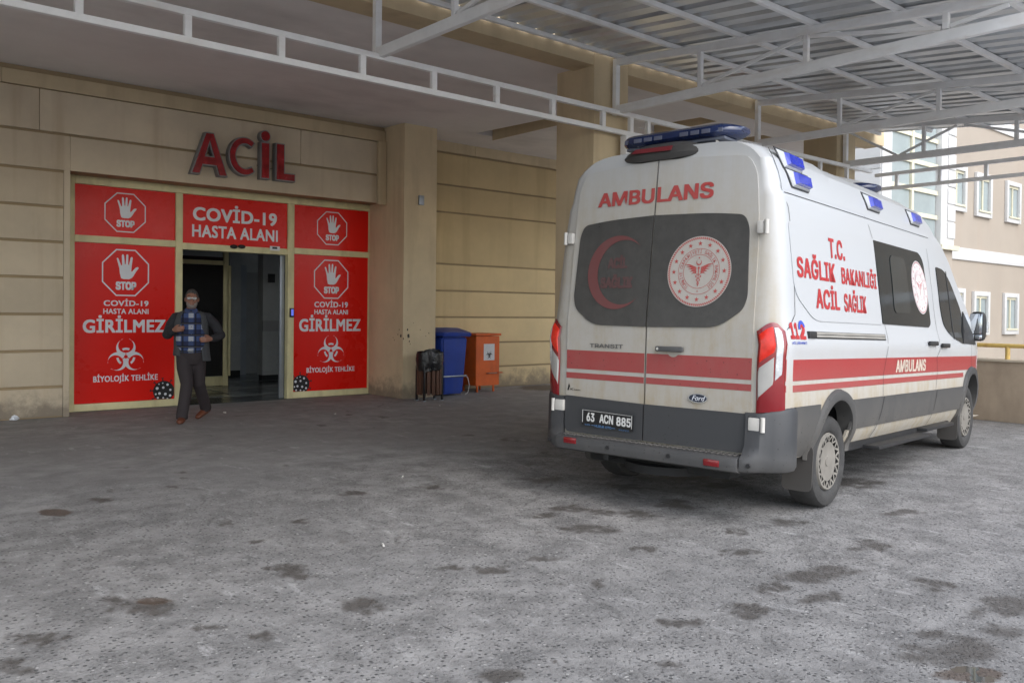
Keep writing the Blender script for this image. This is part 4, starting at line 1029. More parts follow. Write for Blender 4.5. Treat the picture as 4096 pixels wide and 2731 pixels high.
fl = Flat(); fl.text('HUZUR OTO', .27, .60, -.10, .06, .02); fl.poly([(.20, -.03), (.26, -.03), (.26, 0), (.20, 0)]); fl.poly([(.61, -.03), (.67, -.03), (.67, 0), (.61, 0)]); fl.text('SURFA', .07, .18, -.07, .03, .0); fl.text('0414 357 53 37', .74, .93, -.10, .0, .0)
fl.build('plate_holder_print', plate, P_('plate blue print', (.10, .22, .42), .4), pl, .0465)
# --- emblems
def emblem(fn, parent, matw, matr, off):
    d = Flat(); d.disc((0, 0), 1, 72); eo = d.build('emblem', fn, matw, parent, off)
    e = Flat()
    for k in range(96):
        a = 360 * k / 96; a0, a1 = R(a), R(a + 2.4); t0, t1 = R(a + 1.6), R(a + 4.0)
        e.poly([(.915 * math.cos(a0), .915 * math.sin(a0)), (.915 * math.cos(a1), .915 * math.sin(a1)), (.975 * math.cos(t1), .975 * math.sin(t1)), (.975 * math.cos(t0), .975 * math.sin(t0))])
    for k in range(16):
        a = R(90 + 22.5 * k); e.star((.79 * math.cos(a), .79 * math.sin(a)), .075)
    e.ring((0, 0), .640, .652, n=72); e.ring((0, 0), .470, .482, n=72)
    s_ = 'TÜRKİYE CUMHURİYETİ SAĞLIK BAKANLIĞI'
    for i, ch in enumerate(s_):
        if ch == ' ': continue
        a = R(232 - 284 * i / (len(s_) - 1)); v, f, asp = text_geo(ch, .0, font='sans')
        h_ = .095; tall = 1.25 if ch in 'İĞÜ' else 1.0; wch = min(.085, h_ * tall * asp)
        c_, n_ = math.cos(a), math.sin(a)
        pts = []
        for p in v:
            lx = (p[0] - .5) * wch; ly = .515 + p[1] * h_ * tall; pts.append((ly * c_ + lx * n_, ly * n_ - lx * c_))
        e.add(pts, f)
    e.disc((0, -.56), .018, 12)
    # wings, staff, snake, crescent, star
    for sx in (-1, 1):
        for k in range(5):
            y0 = .12 - .035 * k; l = .40 - .06 * k; th_ = .030
            e.poly([(sx * .07, y0 - th_), (sx * (.07 + l * .6), y0 - .01 + .02 * (3 - k)), (sx * (.07 + l), y0 + .06 + .012 * (3 - k) - .028 * k), (sx * (.07 + l * .55), y0 + .035 + .02 * (3 - k) - .006), (sx * .07, y0)][::sx], .05 * k)
    e.poly([(-.014, .08), (.0, -.46), (.014, .08)], .4); e.disc((0, .10), .035, 16, .5)
    for sgn in (-1, 1):
        pr_ = None
        for k in range(41):
            t = k / 40; y = .0 - .42 * t; x = sgn * (.115 * (1 - t) ** .9) * math.sin(t * 4 * math.pi + .55); wd_ = .020 * (1 - .6 * t)
            if pr_: e.poly([(pr_[0] - wd_, pr_[1]), (x - wd_, y), (x + wd_, y), (pr_[0] + wd_, pr_[1])], .6 + .1 * (sgn > 0) + .004 * k)
            pr_ = (x, y)
    k = 24; o_ = []; i_ = []
    for q in range(k + 1):
        t = R(128 + 284 * q / k); o_.append((.085 * math.cos(t), .255 + .085 * math.sin(t))); t = R(122 + 296 * q / k); i_.append((.066 * math.cos(t), .275 + .066 * math.sin(t)))
    e.add(o_ + i_, [(j, j + 1, k + 2 + j, k + 1 + j) for j in range(k)])
    e.star((0, .385), .035)
    e.build('emblem_print', fn, matr, eo, off + .0008, .00008)
emblem(lambda u, v, o: REAR(-.378 - u * .256, 1.747 + v * .258, o), wR, EMW, TEXR, .0285)
# crescent and the faded words on the left window
cr = Flat(); k = 60; oo, ii = [], []
for q in range(k + 1):
    t = R(52 + 256 * q / k); oo.append((.28 * math.cos(t), .288 * math.sin(t))); t = R(46 + 268 * q / k); ii.append((.055 + .238 * math.cos(t), .252 * math.sin(t)))
cr.add(oo + ii, [(j, j + 1, k + 2 + j, k + 1 + j) for j in range(k)])
FADE = paint('faded red film', (.17, .035, .035), .4, .3, .6, .5, (.13, .085, .08), 0)
FADE2 = paint('ghosted red film', (.10, .028, .028), .4, .3, .6, .6, (.105, .082, .078), 0)
cr.build('crescent', lambda u, v, o: REAR(.335 - u, 1.757 + v, o), FADE, wL, .0285)
for q in (('ACİL', -.055, .13, .03, .135, .05), ('SAĞLIK', -.115, .19, -.125, -.015, .05)):
    fl = Flat(); fl.text(*q, font='sans'); fl.build('lettering', lambda u, v, o: REAR(.370 - u, 1.757 + v, o), FADE2, wL, .0285)
# --- tail lamps
def taillamp(s_):
    def T_(u, v, o):                                  # u: 0 inner edge .. 1 outer, follows the rounded corner
        r = .18; t = R(2 + 58 * u); y = ws(-.7, v) - r + r * math.sin(t); x = XR_(0, v) + r - r * math.cos(t)
        return (x - o * math.cos(t), s_ * (y + o * math.sin(t)), v)
    def lamp(name, zlo, zhi, u0, u1, off, mat, parent):
        bm = bmesh.new(); us_ = lin(u0, u1, 13); A = []
        for u in us_:
            z0, z1 = zlo(u), zhi(u); A.append([bm.verts.new(T_(u, z0 + (z1 - z0) * k / 6, off if 0 < k < 6 and u not in (us_[0], us_[-1]) else off - .010)) for k in range(7)])
        for a, b in zip(A, A[1:]):
            for i in range(6): bm.faces.new((a[i], a[i + 1], b[i + 1], b[i]))
        return bmobj(name, bm, mat, parent, 30)
    topz = lambda u: float(np.interp(u, [0, .35, .55, .75, 1], [1.325, 1.372, 1.388, 1.385, 1.33])); botz = lambda u: float(np.interp(u, [0, 1], [.765, .79]))
    q = lamp('tail_lamp', botz, topz, -.02, 1.02, .020, LAMPR, van)
    zd = lambda u: 1.085 + (1.20 - 1.085) * u / .72                     # diagonal between red and clear
    zc = lambda u: .835 + (.995 - .835) * u / .8
    lamp('brake_lens', zd, lambda u: topz(u) - .03, .05, .58, .026, LAMPO, q)
    lamp('reverse_lens', lambda u: zc(u) + .01, lambda u: zd(u) - .008, .03, .58, .026, P_('dusty clear lens', (.36, .35, .33), .45), q)
    lamp('clear_lens', lambda u: zc(u) + .01, lambda u: topz(u) - .035, .60, .86, .026, LAMPW, q)
    return q
taillamp(-1); taillamp(1)
# --- side details (right side carries the lettering)
S_ = SIDE(-1)
def side_text(t, x0, x1, z0, z1, bold, mat, parent, name='lettering', off=.0045):
    fl = Flat(); fl.text(t, x0, x1, z0, z1, bold, font='sans', spacing=1.05); return fl.build(name, S_, mat, parent, off)
sp_ = patch('side_panel', rounded([(-.94, 2.10), (-.90, 1.60), (-.56, 1.412), (.885, 1.418), (.79, 2.145), (-.6, 2.118)], [.04, .12, .12, .01, .01, .2], 5), S_, .006, .006, BODY, van)
side_text('T.C.', -.230, .100, 1.900, 2.055, (.032, .018), TEXR, sp_, off=.0085)
side_text('SAĞLIK', -.845, -.13, 1.715, 1.90, (.032, .018), TEXR, sp_, off=.0085); side_text('BAKANLIĞI', .00, .800, 1.715, 1.88, (.032, .018), TEXR, sp_, off=.0085)
side_text('ACİL', -.525, -.06, 1.505, 1.69, (.032, .018), TEXR, sp_, off=.0085); side_text('SAĞLIK', .03, .525, 1.500, 1.68, (.032, .018), TEXR, sp_, off=.0085)
BLUEP = P_('blue film', (.03, .07, .45), .4)
side_text('11', -1.018, -.885, 1.278, 1.392, .05, TEXR, van, 'call_number', .003)
o112 = side_text('2', -.872, -.770, 1.276, 1.392, .05, TEXR, van, 'call_number', .003)
fl = Flat(); fl.ring((-.818, 1.352), .032, .058, 15, 185, 20); fl.build('handset_mark', S_, BLUEP, o112, .0044)
side_text('ACİL ÇAĞRI MERKEZİ', -1.013, -.772, 1.240, 1.264, .015, BLUEP, van, 'call_number_caption', .003)
rr = shell('door_rail', lin(-.735, .93, 12), [1.285, 1.31, 1.336], S_, .004, .012, BLK, van)
for z0, z1 in ((1.317, 1.333), (1.296, 1.312)): shell('rail_track', lin(-.60, .90, 10), [z0, z1], S_, .011, .008, P_('rail alloy', (.42, .40, .36), .45, .5), rr)
box('rail_end', (-.735, -1.045, 1.286), (-.60, -1.02, 1.337), BLK, rr, .01)
# glazing
wpts = rounded([(.785, 2.135), (.925, 1.425), (2.265, 1.423), (2.325, 1.46), (2.19, 2.06), (2.06, 2.135)], [.01, .01, .03, .03, .1, .08], 5)
sw_ = patch('side_window', wpts, S_, .008, .01, GLASSS, van)
patch('sliding_pane', rounded([(1.18, 2.04), (1.235, 1.53), (1.70, 1.54), (1.60, 2.04)], .07), S_, .0125, .004, P_('inner pane', (.018, .022, .022), .06), sw_)
emblem(lambda u, v, o: S_(2.02 + u * .232 - v * .06, 1.797 + v * .25, o), sw_, P_('side emblem white', (.66, .66, .66), .4), P_('side emblem red', (.48, .20, .20), .4), .0095)
dw = patch('driver_window', rounded([(2.62, 2.04), (2.70, 1.60), (2.80, 1.44), (3.05, 1.335), (3.42, 1.27), (3.56, 1.30), (3.50, 1.62), (3.12, 1.93), (2.90, 2.03)], [.03, .1, .08, .1, .02, .02, .1, .15, .1], 5), S_, .008, .01, GLASSS, van)
strip('window_bar', [(2.98, 2.02), (3.12, 1.32)], .035, S_, .0105, BLK, dw)
for x0, x1, zc_ in ((2.135, 2.405, 1.267), (2.56, 2.81, 1.248)):
    hb = box('door_handle', (x0, -ws(x0, zc_) - .032, zc_ - .022), (x1, -ws(x0, zc_) - .004, zc_ + .022), BLK, van, .012)
GAP = P_('panel gap', (.02, .02, .02), .9)
for nm, pts in (('panel_gap', [(.69, 2.33), (.79, 2.145), (.80, 2.14)]), ('panel_gap', [(.975, 1.42), (.985, 1.30), (.95, 1.14), (.885, 1.0), (.875, .815)]), ('panel_gap', [(2.36, 2.20), (2.47, 1.62), (2.55, 1.30), (2.54, 1.20), (2.46, 1.13), (2.49, .98), (2.44, .82)]),
                ('panel_gap', [(-.95, 2.305), (2.5, 2.322)]), ('panel_gap', [(-1.0, 2.62), (-.945, 2.37), (-.965, 2.33), (-.91, 2.2), (-.885, 1.75), (-.90, 1.45), (-1.04, 1.34)]), ('panel_gap', [(3.78, 1.27), (3.80, 1.14), (3.82, .99)])):
    strip(nm, pts, .0055, S_, .0032, GAP, van)
strip('panel_gap', [(.87, .81), (.76, .46)], .009, S_, .0165, GAP, van); strip('panel_gap', [(2.435, .81), (2.37, .46)], .009, S_, .0165, GAP, van)
side_text('AMBULANS', 1.205, 2.088, 1.004, 1.117, (.04, .02), P_('beige letters', (.55, .46, .38), .5), van, 'lettering', .0042)
# --- blue side beacons: white wedge, black gasket, blue lens
def beacon(x0, x1, z0, z1, tilt):
    f_ = lambda x, z, o: (x, -(ws(x, z) + o), z)
    ww = x1 - x0
    g = patch('side_beacon', [(x0 - .46 * ww, z1 + .024), (x0 - .16 * ww, z0 - .030), (x1 - .1 * ww, z0 - .030), (x1 + .01, z0 + .004), (x1 + .01, z1 + .018)], S_, .006, .005, BLK, van, .03)
    def frus(nm, A_, B_, mt):
        bm = bmesh.new(); A = [bm.verts.new(f_(*q)) for q in A_]; B = [bm.verts.new(f_(*q)) for q in B_]
        for i in range(5): bm.faces.new((A[i], A[(i + 1) % 5], B[(i + 1) % 5], B[i]))
        bm.faces.new(B); bmobj(nm, bm, mt, g)
    frus('beacon_base', ((x0 - .36 * ww, z1 + .012, .006), (x0 - .09 * ww, z0 - .018, .006), (x1 - .1 * ww, z0 - .018, .006), (x1 - .002, z0 + .01, .006), (x1 - .002, z1 + .008, .006)),
         ((x0 - .05 * ww, z1 + .004, .020), (x0 - .01, z0 - .006, .020), (x1 - .12 * ww, z0 - .008, .020), (x1 - .01, z0 + .012, .018), (x1 - .01, z1, .018)), BODY)
    frus('beacon_lens', ((x0 - .02 * ww, z1 + .002, .019), (x0, z0, .019), (x1 - .12 * ww, z0 - .004, .019), (x1 - .012, z0 + .014, .017), (x1 - .012, z1 - .002, .017)),
         ((x0 + .012, z1 - .006, .046), (x0 + .02, z0 + .010, .046), (x1 - .14 * ww, z0 + .006, .046), (x1 - .03, z0 + .02, .042), (x1 - .03, z1 - .010, .042)), BLUE)
beacon(-.815, -.520, 2.520, 2.612, 0); beacon(-.725, -.44, 2.392, 2.482, 0); beacon(.86, 1.14, 2.43, 2.522, 0); beacon(2.05, 2.30, 2.435, 2.525, 0)
# --- roof light bar with brackets, high brake lamp, second bar over the cab
def lightbar(x, y0, y1, z, mat, parent, name, led=True):
    bm = bmesh.new(); N = 20; rows = []
    for k in range(N + 1):
        t = -1 + 2 * k / N; y = (y0 + y1) / 2 + t * (y1 - y0) / 2; e = max(0, abs(t) - .72) / .28; wd_ = .15 * math.sqrt(1 - .72 * e * e); sweep = .07 * e ** 1.5; h0, h1 = -.054 * (1 - .75 * e ** 2), .046 * (1 - .30 * e ** 2)
        rows.append([bm.verts.new((x + sweep + wd_ * a, y, z + b)) for a, b in ((-.80, h0), (-1, h0 * .45), (-.97, h1 * .5), (-.78, h1 * .93), (0, h1), (.8, h1 * .93), (1, h1 * .3), (.8, h0))])
    for a, b in zip(rows, rows[1:]):
        for i in range(8): bm.faces.new((a[i], a[(i + 1) % 8], b[(i + 1) % 8], b[i]))
    bm.faces.new(rows[0]); bm.faces.new(rows[-1][::-1])
    o = bmobj(name, bm, mat, parent, 45)
    if led:
        for s_ in (-1, 1):
            for k in range(4):
                yc = (y0 + y1) / 2 + s_ * (.115 + .095 * k); xx = x - .149 + (.015 if k == 3 else 0)
                box('led_block', (xx - .004, yc - .036, z - .026), (xx + .004, yc + .036, z + .006), P_('led block', (.10, .11, .16), .35), o, .003)
        box('bar_tray', (x - .105, (y0 + y1) / 2 - .44, z - .075), (x + .105, (y0 + y1) / 2 + .44, z - .052), P_('bar tray grey', (.10, .11, .14), .4), o, .006)
    for s_ in (-1, 1):
        yb_ = (y0 + y1) / 2 + s_ * .36; zr = Ttop(x) - .035
        for xx in (-.08, .06): bar('bracket', (x + xx, yb_ + s_ * .02, zr), (x + xx, yb_, z - .055), .03, .012, HNG, o, bev=.002)
    return o
lightbar(-.72, .575, -.475, 2.845, BLUED, van, 'light_bar')
lightbar(2.02, .52, -.56, 2.795, BLUED, van, 'light_bar', False)
bm = bmesh.new(); rows = []
for k in range(13):
    t = -1 + 2 * k / 12; y = .034 + t * .325; e = abs(t) ** 4; zz = .5 * (1 - .35 * e)
    rows.append([bm.verts.new((-1.055 + dx + .06 * e, y, 2.60 + dz * (1 - .5 * e) + .028 * e)) for dx, dz in ((.05, .0), (-.035, .012), (-.05, .05), (-.03, .105), (.06, .155), (.25, .155), (.3, .05))])
for a, b in zip(rows, rows[1:]):
    for i in range(6): bm.faces.new((a[i], a[i + 1], b[i + 1], b[i]))
bm.faces.new(rows[0]); bm.faces.new(rows[-1][::-1])
hbk = bmobj('high_brake_lamp', bm, P_('lamp housing', (.05, .048, .046), .5), van, 40)
bm = bmesh.new(); q = [bm.verts.new((x, y, z)) for x, y, z in ((-1.108, .255, 2.672), (-1.110, -.10, 2.665), (-1.090, -.105, 2.703), (-1.088, .225, 2.708))]; bm.faces.new(q[::-1])
ex = bmesh.ops.extrude_face_region(bm, geom=list(bm.faces)); [setattr(g.co, 'x', g.co.x - .006) for g in ex['geom'] if isinstance(g, bmesh.types.BMVert)]
bmobj('brake_lens', bm, P_('dusty red lens', (.16, .02, .025), .4), hbk)
for y in (.62, -.64): strip('roof_seam', [(0, 0), (.09, 0)], .006, lambda u, v, o, y=y: (-1.03 + u, y + v, Ttop(-1) - .012 - .1 * (abs(y) / .86) ** 6 + .03 * u), 0, GAP, van)
# --- mirror
bm = bmesh.new(); rows = []
for k in range(7):
    dx, s_ = [(-.09, .92), (-.085, .98), (-.06, 1), (0, 1), (.05, .92), (.09, .7), (.10, .35)][k]
    pts = rounded([(-.085, -.165), (.075, -.165), (.085, .02), (.075, .165), (-.05, .17), (-.085, .05)], .05, 3)
    rows.append([bm.verts.new((4.05 + dx, -1.035 - a * s_, 1.468 + b * s_)) for a, b in pts])
for a, b in zip(rows, rows[1:]):
    for i in range(len(a)): bm.faces.new((a[i], a[(i + 1) % len(a)], b[(i + 1) % len(a)], b[i]))
bm.faces.new(rows[0][::-1]); bm.faces.new(rows[-1])
mir = bmobj('door_mirror', bm, BLK, van, 40)
MIRG = P_('mirror glass', (.55, .57, .6), .03, 1.0, var=.02)
for z0, z1 in ((1.385, 1.61), (1.325, 1.375)): box('mirror_glass', (3.957, -1.098, z0), (3.963, -.972, z1), MIRG, mir, .004)
box('indicator', (4.04, -1.135, 1.40), (4.10, -1.118, 1.52), LAMPW, mir, .008)
bm = bmesh.new(); add_bar(bm, (3.95, -.94, 1.335), (4.03, -1.0, 1.345), .10, .06); add_bar(bm, (3.95, -.93, 1.44), (4.03, -.99, 1.44), .08, .04); bmobj('mirror_arm', bm, BLK, mir, 40)
patch('mirror_sail', [(3.42, 1.275), (3.97, 1.262), (3.90, 1.40), (3.56, 1.62)], S_, .012, .012, BLK, van)
# windscreen and lamps at the front
ws_pts = lambda u, v, o: (v + .01, u, Ttop(v) + .012)
wsfl = Flat(); vv = lin(2.95, 4.08, 12); uu = lin(-.62, .62, 9)
for a, b in zip(vv, vv[1:]):
    for c, d in zip(uu, uu[1:]): wsfl.poly([(c, a), (d, a), (d, b), (c, b)])
wsfl.build('windscreen', ws_pts, GLASSS, van)
for s_ in (-1, 1): patch('headlamp', [(4.22, .98), (4.55, .86), (4.62, 1.08), (4.30, 1.20)], SIDE(s_), .006, .006, LAMPW, van)
# --- running boards, mud flaps, underbody
box('running_board', (.62, -1.10, .385), (2.05, -.95, .415), BLK, van, .008); box('running_board', (2.1, -1.06, .425), (3.05, -.95, .455), BLK, van, .008)
box('underbody', (-1.05, -.62, .26), (4.6, .62, .42), UND, van, .03)
tube('rear_axle', [(WR[0], -.75, WR[1]), (WR[0], .75, WR[1])], .055, UND, van)
tube('spare_wheel_cradle', [(-.85, 0, .30), (-.85, 0, .24)], [.34, .34], UND, van, n=24)
for s_ in (-1, 1):
    bm = bmesh.new(); pts = rounded([(-.12, 0), (.12, 0), (.125, .34), (-.10, .34)], .05, 3)
    a = [bm.verts.new((-.56 - .01 * (p[1] < .2), s_ * (.90 + p[0] * .95), .17 + p[1])) for p in pts]; bm.faces.new(a)
    ex = bmesh.ops.extrude_face_region(bm, geom=list(bm.faces)); [setattr(g.co, 'x', g.co.x + .012) for g in ex['geom'] if isinstance(g, bmesh.types.BMVert)]
    bmobj('mud_flap', bm, P_('mud flap', (.06, .055, .05), .8), van, 40)
    bm = bmesh.new(); a = [bm.verts.new((3.40, s_ * (.90 + p[0] * .85), .23 + p[1])) for p in pts]; bm.faces.new(a)
    ex = bmesh.ops.extrude_face_region(bm, geom=list(bm.faces)); [setattr(g.co, 'x', g.co.x + .012) for g in ex['geom'] if isinstance(g, bmesh.types.BMVert)]
    bmobj('mud_flap', bm, P_('mud flap', (.06, .055, .05), .8), van, 40)
# --- wheels
def wheel(hx, hz, s_, steer=0):
    """lathe round y; outer face towards s_"""
    prof = [(.21, -.105), (.30, -.112), (.335, -.10), (.347, -.085), (.352, -.05), (.353, 0), (.352, .05), (.347, .085), (.333, .104), (.30, .113), (.262, .110), (.232, .098), (.222, .088), (.21, .06)]
    N = 72; bm = bmesh.new(); rows = []
    for k in range(N):
        t = 2 * math.pi * k / N; row = []
        for j, (r_, y) in enumerate(prof):
            rr_ = r_
            if 2 <= j <= 8 and k % 2 == 0: rr_ -= .006 if j in (3, 4, 6, 7) else .002    # tread blocks
            if j == 5: rr_ -= .0
            row.append(bm.verts.new((rr_ * math.cos(t), s_ * y, rr_ * math.sin(t))))
        rows.append(row)
    for k in range(N):
        a, b = rows[k], rows[(k + 1) % N]
        for j in range(len(prof) - 1): bm.faces.new((a[j], a[j + 1], b[j + 1], b[j]))
    ty = bmobj('wheel', bm, RUB, van, 25); ty.location = (hx, s_ * .868, hz); ty.rotation_euler = (0, 0, steer)
    bm = bmesh.new()                                   # groove lines of the tread
    bmesh.ops.create_cone(bm, cap_ends=False, segments=48, radius1=.216, radius2=.216, depth=.16, matrix=Matrix.Translation((0, 0, 0)) @ Matrix.Rotation(R(90), 4, 'X')); bmobj('rim', bm, UND, ty, 40)
    # cover: dished disc with raised edge, fourteen slots cut by leaving gaps between ribs
    bm = bmesh.new(); M_ = 56
    pc = [(.0, .098), (.035, .098), (.037, .092), (.055, .090), (.10, .094), (.150, .100)]
    rows = [[bm.verts.new((r_ * math.cos(2 * math.pi * k / M_), s_ * y, r_ * math.sin(2 * math.pi * k / M_))) for k in range(M_)] for r_, y in pc[1:]]
    c0_ = bm.verts.new((0, s_ * .098, 0))
    for k in range(M_): bm.faces.new((c0_, rows[0][k], rows[0][(k + 1) % M_]))
    for a, b in zip(rows, rows[1:]):
        for k in range(M_): bm.faces.new((a[k], a[(k + 1) % M_], b[(k + 1) % M_], b[k]))
    outer = [[bm.verts.new((r_ * math.cos(2 * math.pi * k / M_), s_ * y, r_ * math.sin(2 * math.pi * k / M_))) for k in range(M_)] for r_, y in ((.198, .108), (.212, .107), (.219, .090))]
    for a, b in zip(outer, outer[1:]):
        for k in range(M_): bm.faces.new((a[k], a[(k + 1) % M_], b[(k + 1) % M_], b[k]))
    for k in range(0, M_, 4):                          # V-shaped spokes between hub disc and rim
        for d_ in (0, 2):
            i0, i1 = k + 2, (k + d_ * 2) % M_
            bm.faces.new((rows[-1][(k + 1) % M_], rows[-1][(k + 2) % M_], outer[0][(k + (1 if d_ else 0) + (2 if d_ else 0)) % M_], outer[0][(k + (0 if d_ else -1) + (2 if d_ else 0)) % M_]))
    bmobj('wheel_cover', bm, WHC, ty, 30)
    bm = bmesh.new(); bmesh.ops.create_circle(bm, cap_ends=True, segments=40, radius=.214, matrix=Matrix.Translation((0, s_ * .055, 0)) @ Matrix.Rotation(R(90), 4, 'X')); bmobj('wheel_dish', bm, UND, ty)
for s_ in (-1, 1): wheel(WR[0], WR[1] + .004, s_); wheel(WF[0], WF[1] + .004, s_)

# ------------------------------------------------------------------ bins
def litter_bin():
    c = gnd(986, 919); t = empty('litter_bin', (float(c[0]), float(c[1]), 0)); tag(t, 'brown slatted litter bin with black rubbish bag beside the column', 'bin')
    WD = P_('brown bin slat', (.10, .045, .026), .6, var=.25, vscale=9, stains=((.05, .022, .014), .6, (9, 9, 1)))
    n = 16; rx, ry = .205, .175
    for k in range(n):
        a = 2 * math.pi * (k + .5) / n; x, y = rx * math.cos(a), ry * math.sin(a)
        o = box('slat', (-.027, -.011, .10), (.027, .011, .66), WD, t, .004); o.location = (x, y, 0); o.rotation_euler = (0, 0, math.atan2(math.sin(a) / ry, math.cos(a) / rx) + math.pi / 2)
    for a in (35, 145, 215, 325):
        x, y = (rx + .012) * math.cos(R(a)), (ry + .012) * math.sin(R(a))
        box('leg', (x - .016, y - .016, 0), (x + .016, y + .016, .57), DARK, t, .004); box('foot', (x - .028, y - .028, 0), (x + .028, y + .028, .012), GREYM, t, .003)
    for z in (.13, .62): tube('hoop', [(.19 * math.cos(2 * math.pi * k / 24), .16 * math.sin(2 * math.pi * k / 24), z) for k in range(25)], .008, DARK, t, ref=(0, 0, 1), n=8)
    bm = bmesh.new(); N, Mz = 48, 16; rows = []
    for j in range(Mz):
        v = j / (Mz - 1); row = []
        for k in range(N):
            a = 2 * math.pi * k / N
            if v < .72: z = .53 + .29 * (v / .72) + .05 * math.sin(a + .8) * (1 - v); f = 1.09 + .07 * math.sin(v / .72 * 3.1)
            else: z = .82 - .22 * ((v - .72) / .28); f = 1.07 - .25 * ((v - .72) / .28)
            p = Vector((math.cos(a) * 2.2, math.sin(a) * 2.2, z * 9)); d = mnoise.noise(p * 1.7) * .05 + mnoise.noise(p * 4.5 + Vector((3, 0, 0))) * .03
            row.append(bm.verts.new((rx * f * math.cos(a) * (1 + d), ry * f * math.sin(a) * (1 + d), z + d * .5 + (.03 * math.sin(2 * a) if .4 < v < .9 else 0))))
        rows.append(row)
    for a, b in zip(rows, rows[1:]):
        for k in range(N): bm.faces.new((a[k], a[(k + 1) % N], b[(k + 1) % N], b[k]))
    bm.faces.new(rows[-1])
    bmobj('rubbish_bag', bm, P_('black bin liner', (.010, .010, .011), .28, var=.2, bump=.7, bscale=22), t, 40)
litter_bin()
def tapered(name, w0, d0, w1, d1, z0, z1, mat, parent, bev=.02):
    bm = bmesh.new(); a = [bm.verts.new((x * w0 / 2, y * d0 / 2, z0)) for x, y in ((-1, -1), (1, -1), (1, 1), (-1, 1))]; b = [bm.verts.new((x * w1 / 2, y * d1 / 2, z1)) for x, y in ((-1, -1), (1, -1), (1, 1), (-1, 1))]
    bm.faces.new(a[::-1]); bm.faces.new(b)
    for i in range(4): bm.faces.new((a[i], a[(i + 1) % 4], b[(i + 1) % 4], b[i]))
    bmesh.ops.bevel(bm, geom=list(bm.edges), offset=bev, segments=3, affect='EDGES'); return bmobj(name, bm, mat, parent, 40)
BB = P_('blue bin plastic', (.012, .045, .30), .4, var=.12, vscale=4, stains=((.05, .06, .12), .5, (3, 3, .8)))
OB = P_('orange bin paint', (.62, .11, .012), .5, var=.12, vscale=4, stains=((.25, .05, .02), .5, (4, 4, 1)))
c = (8.80, 12.20); bb = empty('wheeled_bin', (c[0], c[1], 0)); tag(bb, 'tall blue plastic wheeled bin with sloped lid', 'bin')
tapered('bin_body', .43, .50, .55, .60, .03, 1.02, BB, bb, .03)
bm = bmesh.new(); pts = [(-.30, -.37, 1.03), (.30, -.37, 1.03), (.30, .34, 1.03), (-.30, .34, 1.03), (-.31, -.38, 1.10), (.31, -.38, 1.10), (.31, .34, 1.10), (-.31, .34, 1.10), (-.18, -.16, 1.18), (.18, -.16, 1.18), (.18, .24, 1.18), (-.18, .24, 1.18)]
v_ = [bm.verts.new(p) for p in pts]
for f in ((3, 2, 1, 0), (0, 1, 5, 4), (1, 2, 6, 5), (2, 3, 7, 6), (3, 0, 4, 7), (4, 5, 9, 8), (5, 6, 10, 9), (6, 7, 11, 10), (7, 4, 8, 11), (8, 9, 10, 11)): bm.faces.new([v_[i] for i in f])
bmesh.ops.bevel(bm, geom=list(bm.edges), offset=.018, segments=3, affect='EDGES'); bmobj('lid', bm, BB, bb, 40)
box('pedal_bar', (-.24, -.30, .33), (.26, -.285, .355), GREYM, bb, .004)
tube('wire_loop', [(.27, -.22, .36), (.31, -.26, .30), (.33, -.28, .17), (.30, -.28, .05), (.24, -.27, .01)], .006, P_('pale wire', (.5, .5, .48), .5), bb, n=8)
for s_ in (-1, 1): tube('wheel', [(s_ * .19, .22, .10), (s_ * .245, .22, .10)], .10, DARK, bb, ref=(0, 0, 1), n=24)
ob = empty('medical_waste_bin', (9.735, 12.42, 0)); tag(ob, 'orange metal medical waste bin with biohazard label', 'bin')
tapered('bin_body', .55, .52, .55, .52, .12, 1.02, OB, ob, .008); tapered('kick_band', .56, .53, .56, .53, .30, .325, OB, ob, .004)
bm = bmesh.new(); add_box(bm, (-.295, -.285, 1.03), (.295, .28, 1.07), .008); lid = bmobj('lid', bm, OB, ob, 40)
for x in (-.2, .18): 
    for y in (-.2, .2): box('leg', (x - .015, y - .015, 0), (x + .015, y + .015, .125), OB, ob, .003)
tube('pedal', [(-.03, -.27, .345), (-.03, -.33, .35), (.16, -.33, .35), (.16, -.27, .345)], .010, P_('worn steel', (.35, .25, .2), .5, .5), ob, ref=(0, 0, 1), n=8)
box('pedal_plate', (.20, -.32, .34), (.31, -.27, .36), OB, ob, .004)
lb = box('label', (-.10, -.2665, .58), (.15, -.2625, .88), P_('label paper', (.62, .62, .62), .6), ob)
fl = Flat(); biohazard(fl, (.025, .68), .085); fl.build('biohazard_print', lambda u, v, o: (u, -.2665 - o, v), BLACKV, lb, .0015)

# ------------------------------------------------------------------ small litter on the asphalt
BUT = P_('cigarette paper', (.62, .60, .56), .8)
for k, (dx, dy) in enumerate(((880, 1253), (925, 1096), (516, 948), (770, 951), (1010, 932))):
    p = gnd(dx, dy); a = random.uniform(0, 6.3); r_ = .0065
    o = tube('cigarette_butt', [(-.024 * math.cos(a), -.024 * math.sin(a), r_), (.024 * math.cos(a), .024 * math.sin(a), r_)], r_, BUT, None, ref=(0, 0, 1), n=8)
    o.location = (float(p[0]), float(p[1]), .001); tag(o, 'tiny white cigarette end ' + ('in the open foreground left of the ambulance', 'midway between the doorway and the ambulance', 'just right of the walking man', 'in front of the right red panel', 'in front of the blue bin')[k], 'litter', 'cigarette ends scattered on the asphalt')
p = gnd(20, 963); bm = bmesh.new()
for k in range(3): add_ell(bm, (random.uniform(-.04, .04), random.uniform(-.03, .03), .03), (.05, .035, .03), 8)
for v in bm.verts: v.co += Vector((random.uniform(-1, 1), random.uniform(-1, 1), random.uniform(-.5, 1))) * .012
